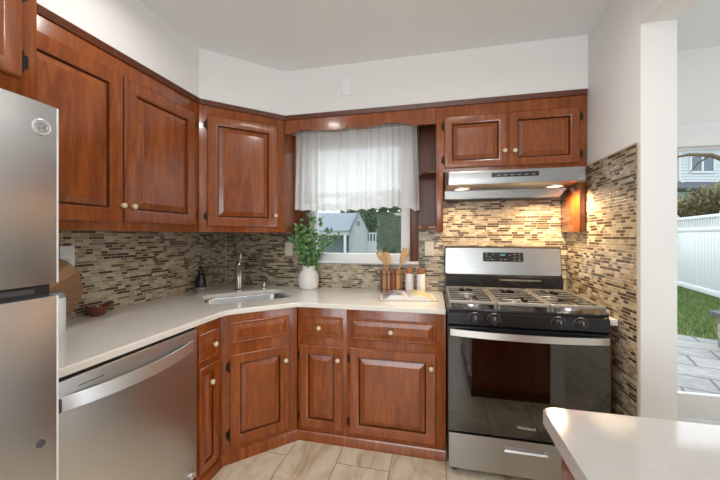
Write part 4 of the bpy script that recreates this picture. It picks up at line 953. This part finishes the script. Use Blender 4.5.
# stone pillar on the patio
pi = thing('stone_pillar', 'low stone block pillar with dark slate cap on the patio', 'pillar', (3.92, 5.0, GZ), R(-12))
mb = MB(); md = MB()
for r_ in range(4):
    xs = [-0.30, -0.05 + 0.1 * (r_ % 2), 0.30]
    for q, (a, b) in enumerate(zip(xs, xs[1:])):
        (mb if (r_ + q) % 3 else md).box((a + 0.004, -0.28, r_ * 0.105 + 0.003), (b - 0.004, 0.28, r_ * 0.105 + 0.102), 0.010)
mb.build('stone_course', M['stone'], pi); md.build('stone_course', M['stone_dark'], pi)
boxo('cap', (-0.36, -0.34, 0.423), (0.36, 0.34, 0.475), M['capstone'], pi, 0.008)
# shed behind the kitchen window
sd_ = thing('garden_shed', 'grey gabled garden shed with open porch seen through the kitchen window', 'shed', (-4.12, 17.5, GZ), R(12))
MB().prism([(-0.52, 0), (0.52, 0), (0.52, 1.75), (0.0, 2.75), (-0.52, 1.75)], 0, 2.2, 'y').build('gable_wall', M['shed_wall'], sd_)
mb = MB(); mb.prism([(-3.0, 1.72), (-0.56, 1.72), (-0.05, 2.80), (-2.6, 2.80)], -0.10, -0.04, 'y'); 
mb = MB()
V_ = [mb.bm.verts.new(p) for p in ((-3.4, -0.35, 1.78), (-0.50, -0.35, 1.78), (-0.02, 0.6, 2.80), (-3.1, 0.6, 2.80), (-3.4, -0.35, 1.72), (-0.50, -0.35, 1.72), (-0.02, 0.6, 2.72), (-3.1, 0.6, 2.72))]
for q in ((0, 1, 2, 3), (7, 6, 5, 4), (0, 4, 5, 1), (1, 5, 6, 2), (2, 6, 7, 3), (3, 7, 4, 0)): mb._f([V_[i] for i in q])
mb.build('roof', M['shed_roof'], sd_)
mb = MB(); mb.prism([(-0.60, 1.66), (-0.56, 1.60), (0.0, 2.74), (0.56, 1.60), (0.60, 1.66), (0.0, 2.86)], -0.12, 2.3, 'y'); mb.build('gable_trim', M['shed_roof'], sd_)
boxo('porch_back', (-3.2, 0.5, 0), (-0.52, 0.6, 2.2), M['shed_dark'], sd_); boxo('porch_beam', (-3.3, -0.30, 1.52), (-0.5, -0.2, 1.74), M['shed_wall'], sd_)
for x in (-0.72, -3.1): boxo('post', (x - 0.07, -0.3, 0), (x + 0.07, -0.18, 1.55), M['vinyl'], sd_)
boxo('vent', (-0.09, -0.02, 2.02), (0.09, 0.0, 2.30), M['shed_dark'], sd_)
fw = thing('picket_fence', 'white fence section between the shed and the tall arborvitae', 'fence', (-4.1, 20.2, GZ), R(8))
mb = MB(); mb.box((-0.6, 0, 0), (1.4, 0.03, 1.1)); mb.box((-0.6, -0.02, 1.08), (1.4, 0.05, 1.16)); mb.box((-0.6, -0.02, 1.62), (1.4, 0.05, 1.70))
k = -0.58
while k < 1.4: mb.box((k, 0, 1.15), (k + 0.09, 0.03, 1.63)); k += 0.2
mb.build('panel', M['vinyl'], fw)
def cone_pt(c, r, h, p=0.7):
    def f_():
        z = random.random() ** 0.8; a = random.uniform(0, 2 * PI); rr = r * min(1.0, (1.05 - z) * 2.2) ** p * random.uniform(0.82, 1.05); d = Vector((math.cos(a), math.sin(a), 0.3))
        return Vector((rr * math.cos(a), rr * math.sin(a), 0.05 + z * h)), d
    return f_
def tree(name, label, cat, loc, r, h, m, n, leafL, p=0.7):
    t_ = thing(name, label, cat, (*loc, GZ)); foliage_cloud('foliage', m, n, cone_pt(loc, r, h, p), leafL, t_)
    MB().tube([(0, 0, 0), (0, 0, h * 0.85)], [0.09, 0.03], 8).build('trunk', M['bark'], t_)
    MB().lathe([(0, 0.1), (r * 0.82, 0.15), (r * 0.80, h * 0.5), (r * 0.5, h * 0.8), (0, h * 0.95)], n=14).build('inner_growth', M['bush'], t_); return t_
tree('arborvitae', 'tall green arborvitae at the right side of the kitchen window view', 'tree', (-2.22, 16.6), 0.62, 3.6, M['arbor'], 5200, 0.12, 0.4)
tree('dark_shrub', 'dark tree behind the shed peak through the kitchen window', 'tree', (-3.0, 23.5), 1.2, 4.6, M['bush'], 3200, 0.22)
tree('dark_shrub', 'dark bushy tree filling the gap above the white fence section', 'tree', (-6.2, 28.0), 2.0, 5.2, M['bush'], 3200, 0.26)
# string lights across the yard
sl = thing('string_lights', 'string of small round bulbs across the yard outside the kitchen window', 'string lights', (-2.5, 8.0, 2.06))
def sag(t): return -0.16 * (1 - (2 * t - 1) ** 2) 
pts = [(-2.2 + 4.2 * k / 30, 0.6 * k / 30, 0.05 + sag((k * 3 % 30) / 30 if k < 30 else 0) * 0.5) for k in range(31)]
MB().tube(pts, 0.006, 5).build('cable', M['black_matte'], sl)
for k in range(1, 30, 2):
    b = MB().lathe([(0, -0.085), (0.022, -0.075), (0.030, -0.055), (0.022, -0.035), (0.012, -0.025)], pts[k], 'z', 10).build('bulb', M['bulb'], sl)
    MB().lathe([(0, -0.028), (0.014, -0.028), (0.014, 0.0), (0, 0.002)], pts[k], 'z', 8).build('socket', M['black_matte'], b)
for x, y in ((-2.2, 0.0), (2.0, 0.6)): MB().tube([(x, y, GZ - 2.06), (x, y, 0.06)], 0.03, 8).build('pole', M['bark'], sl)
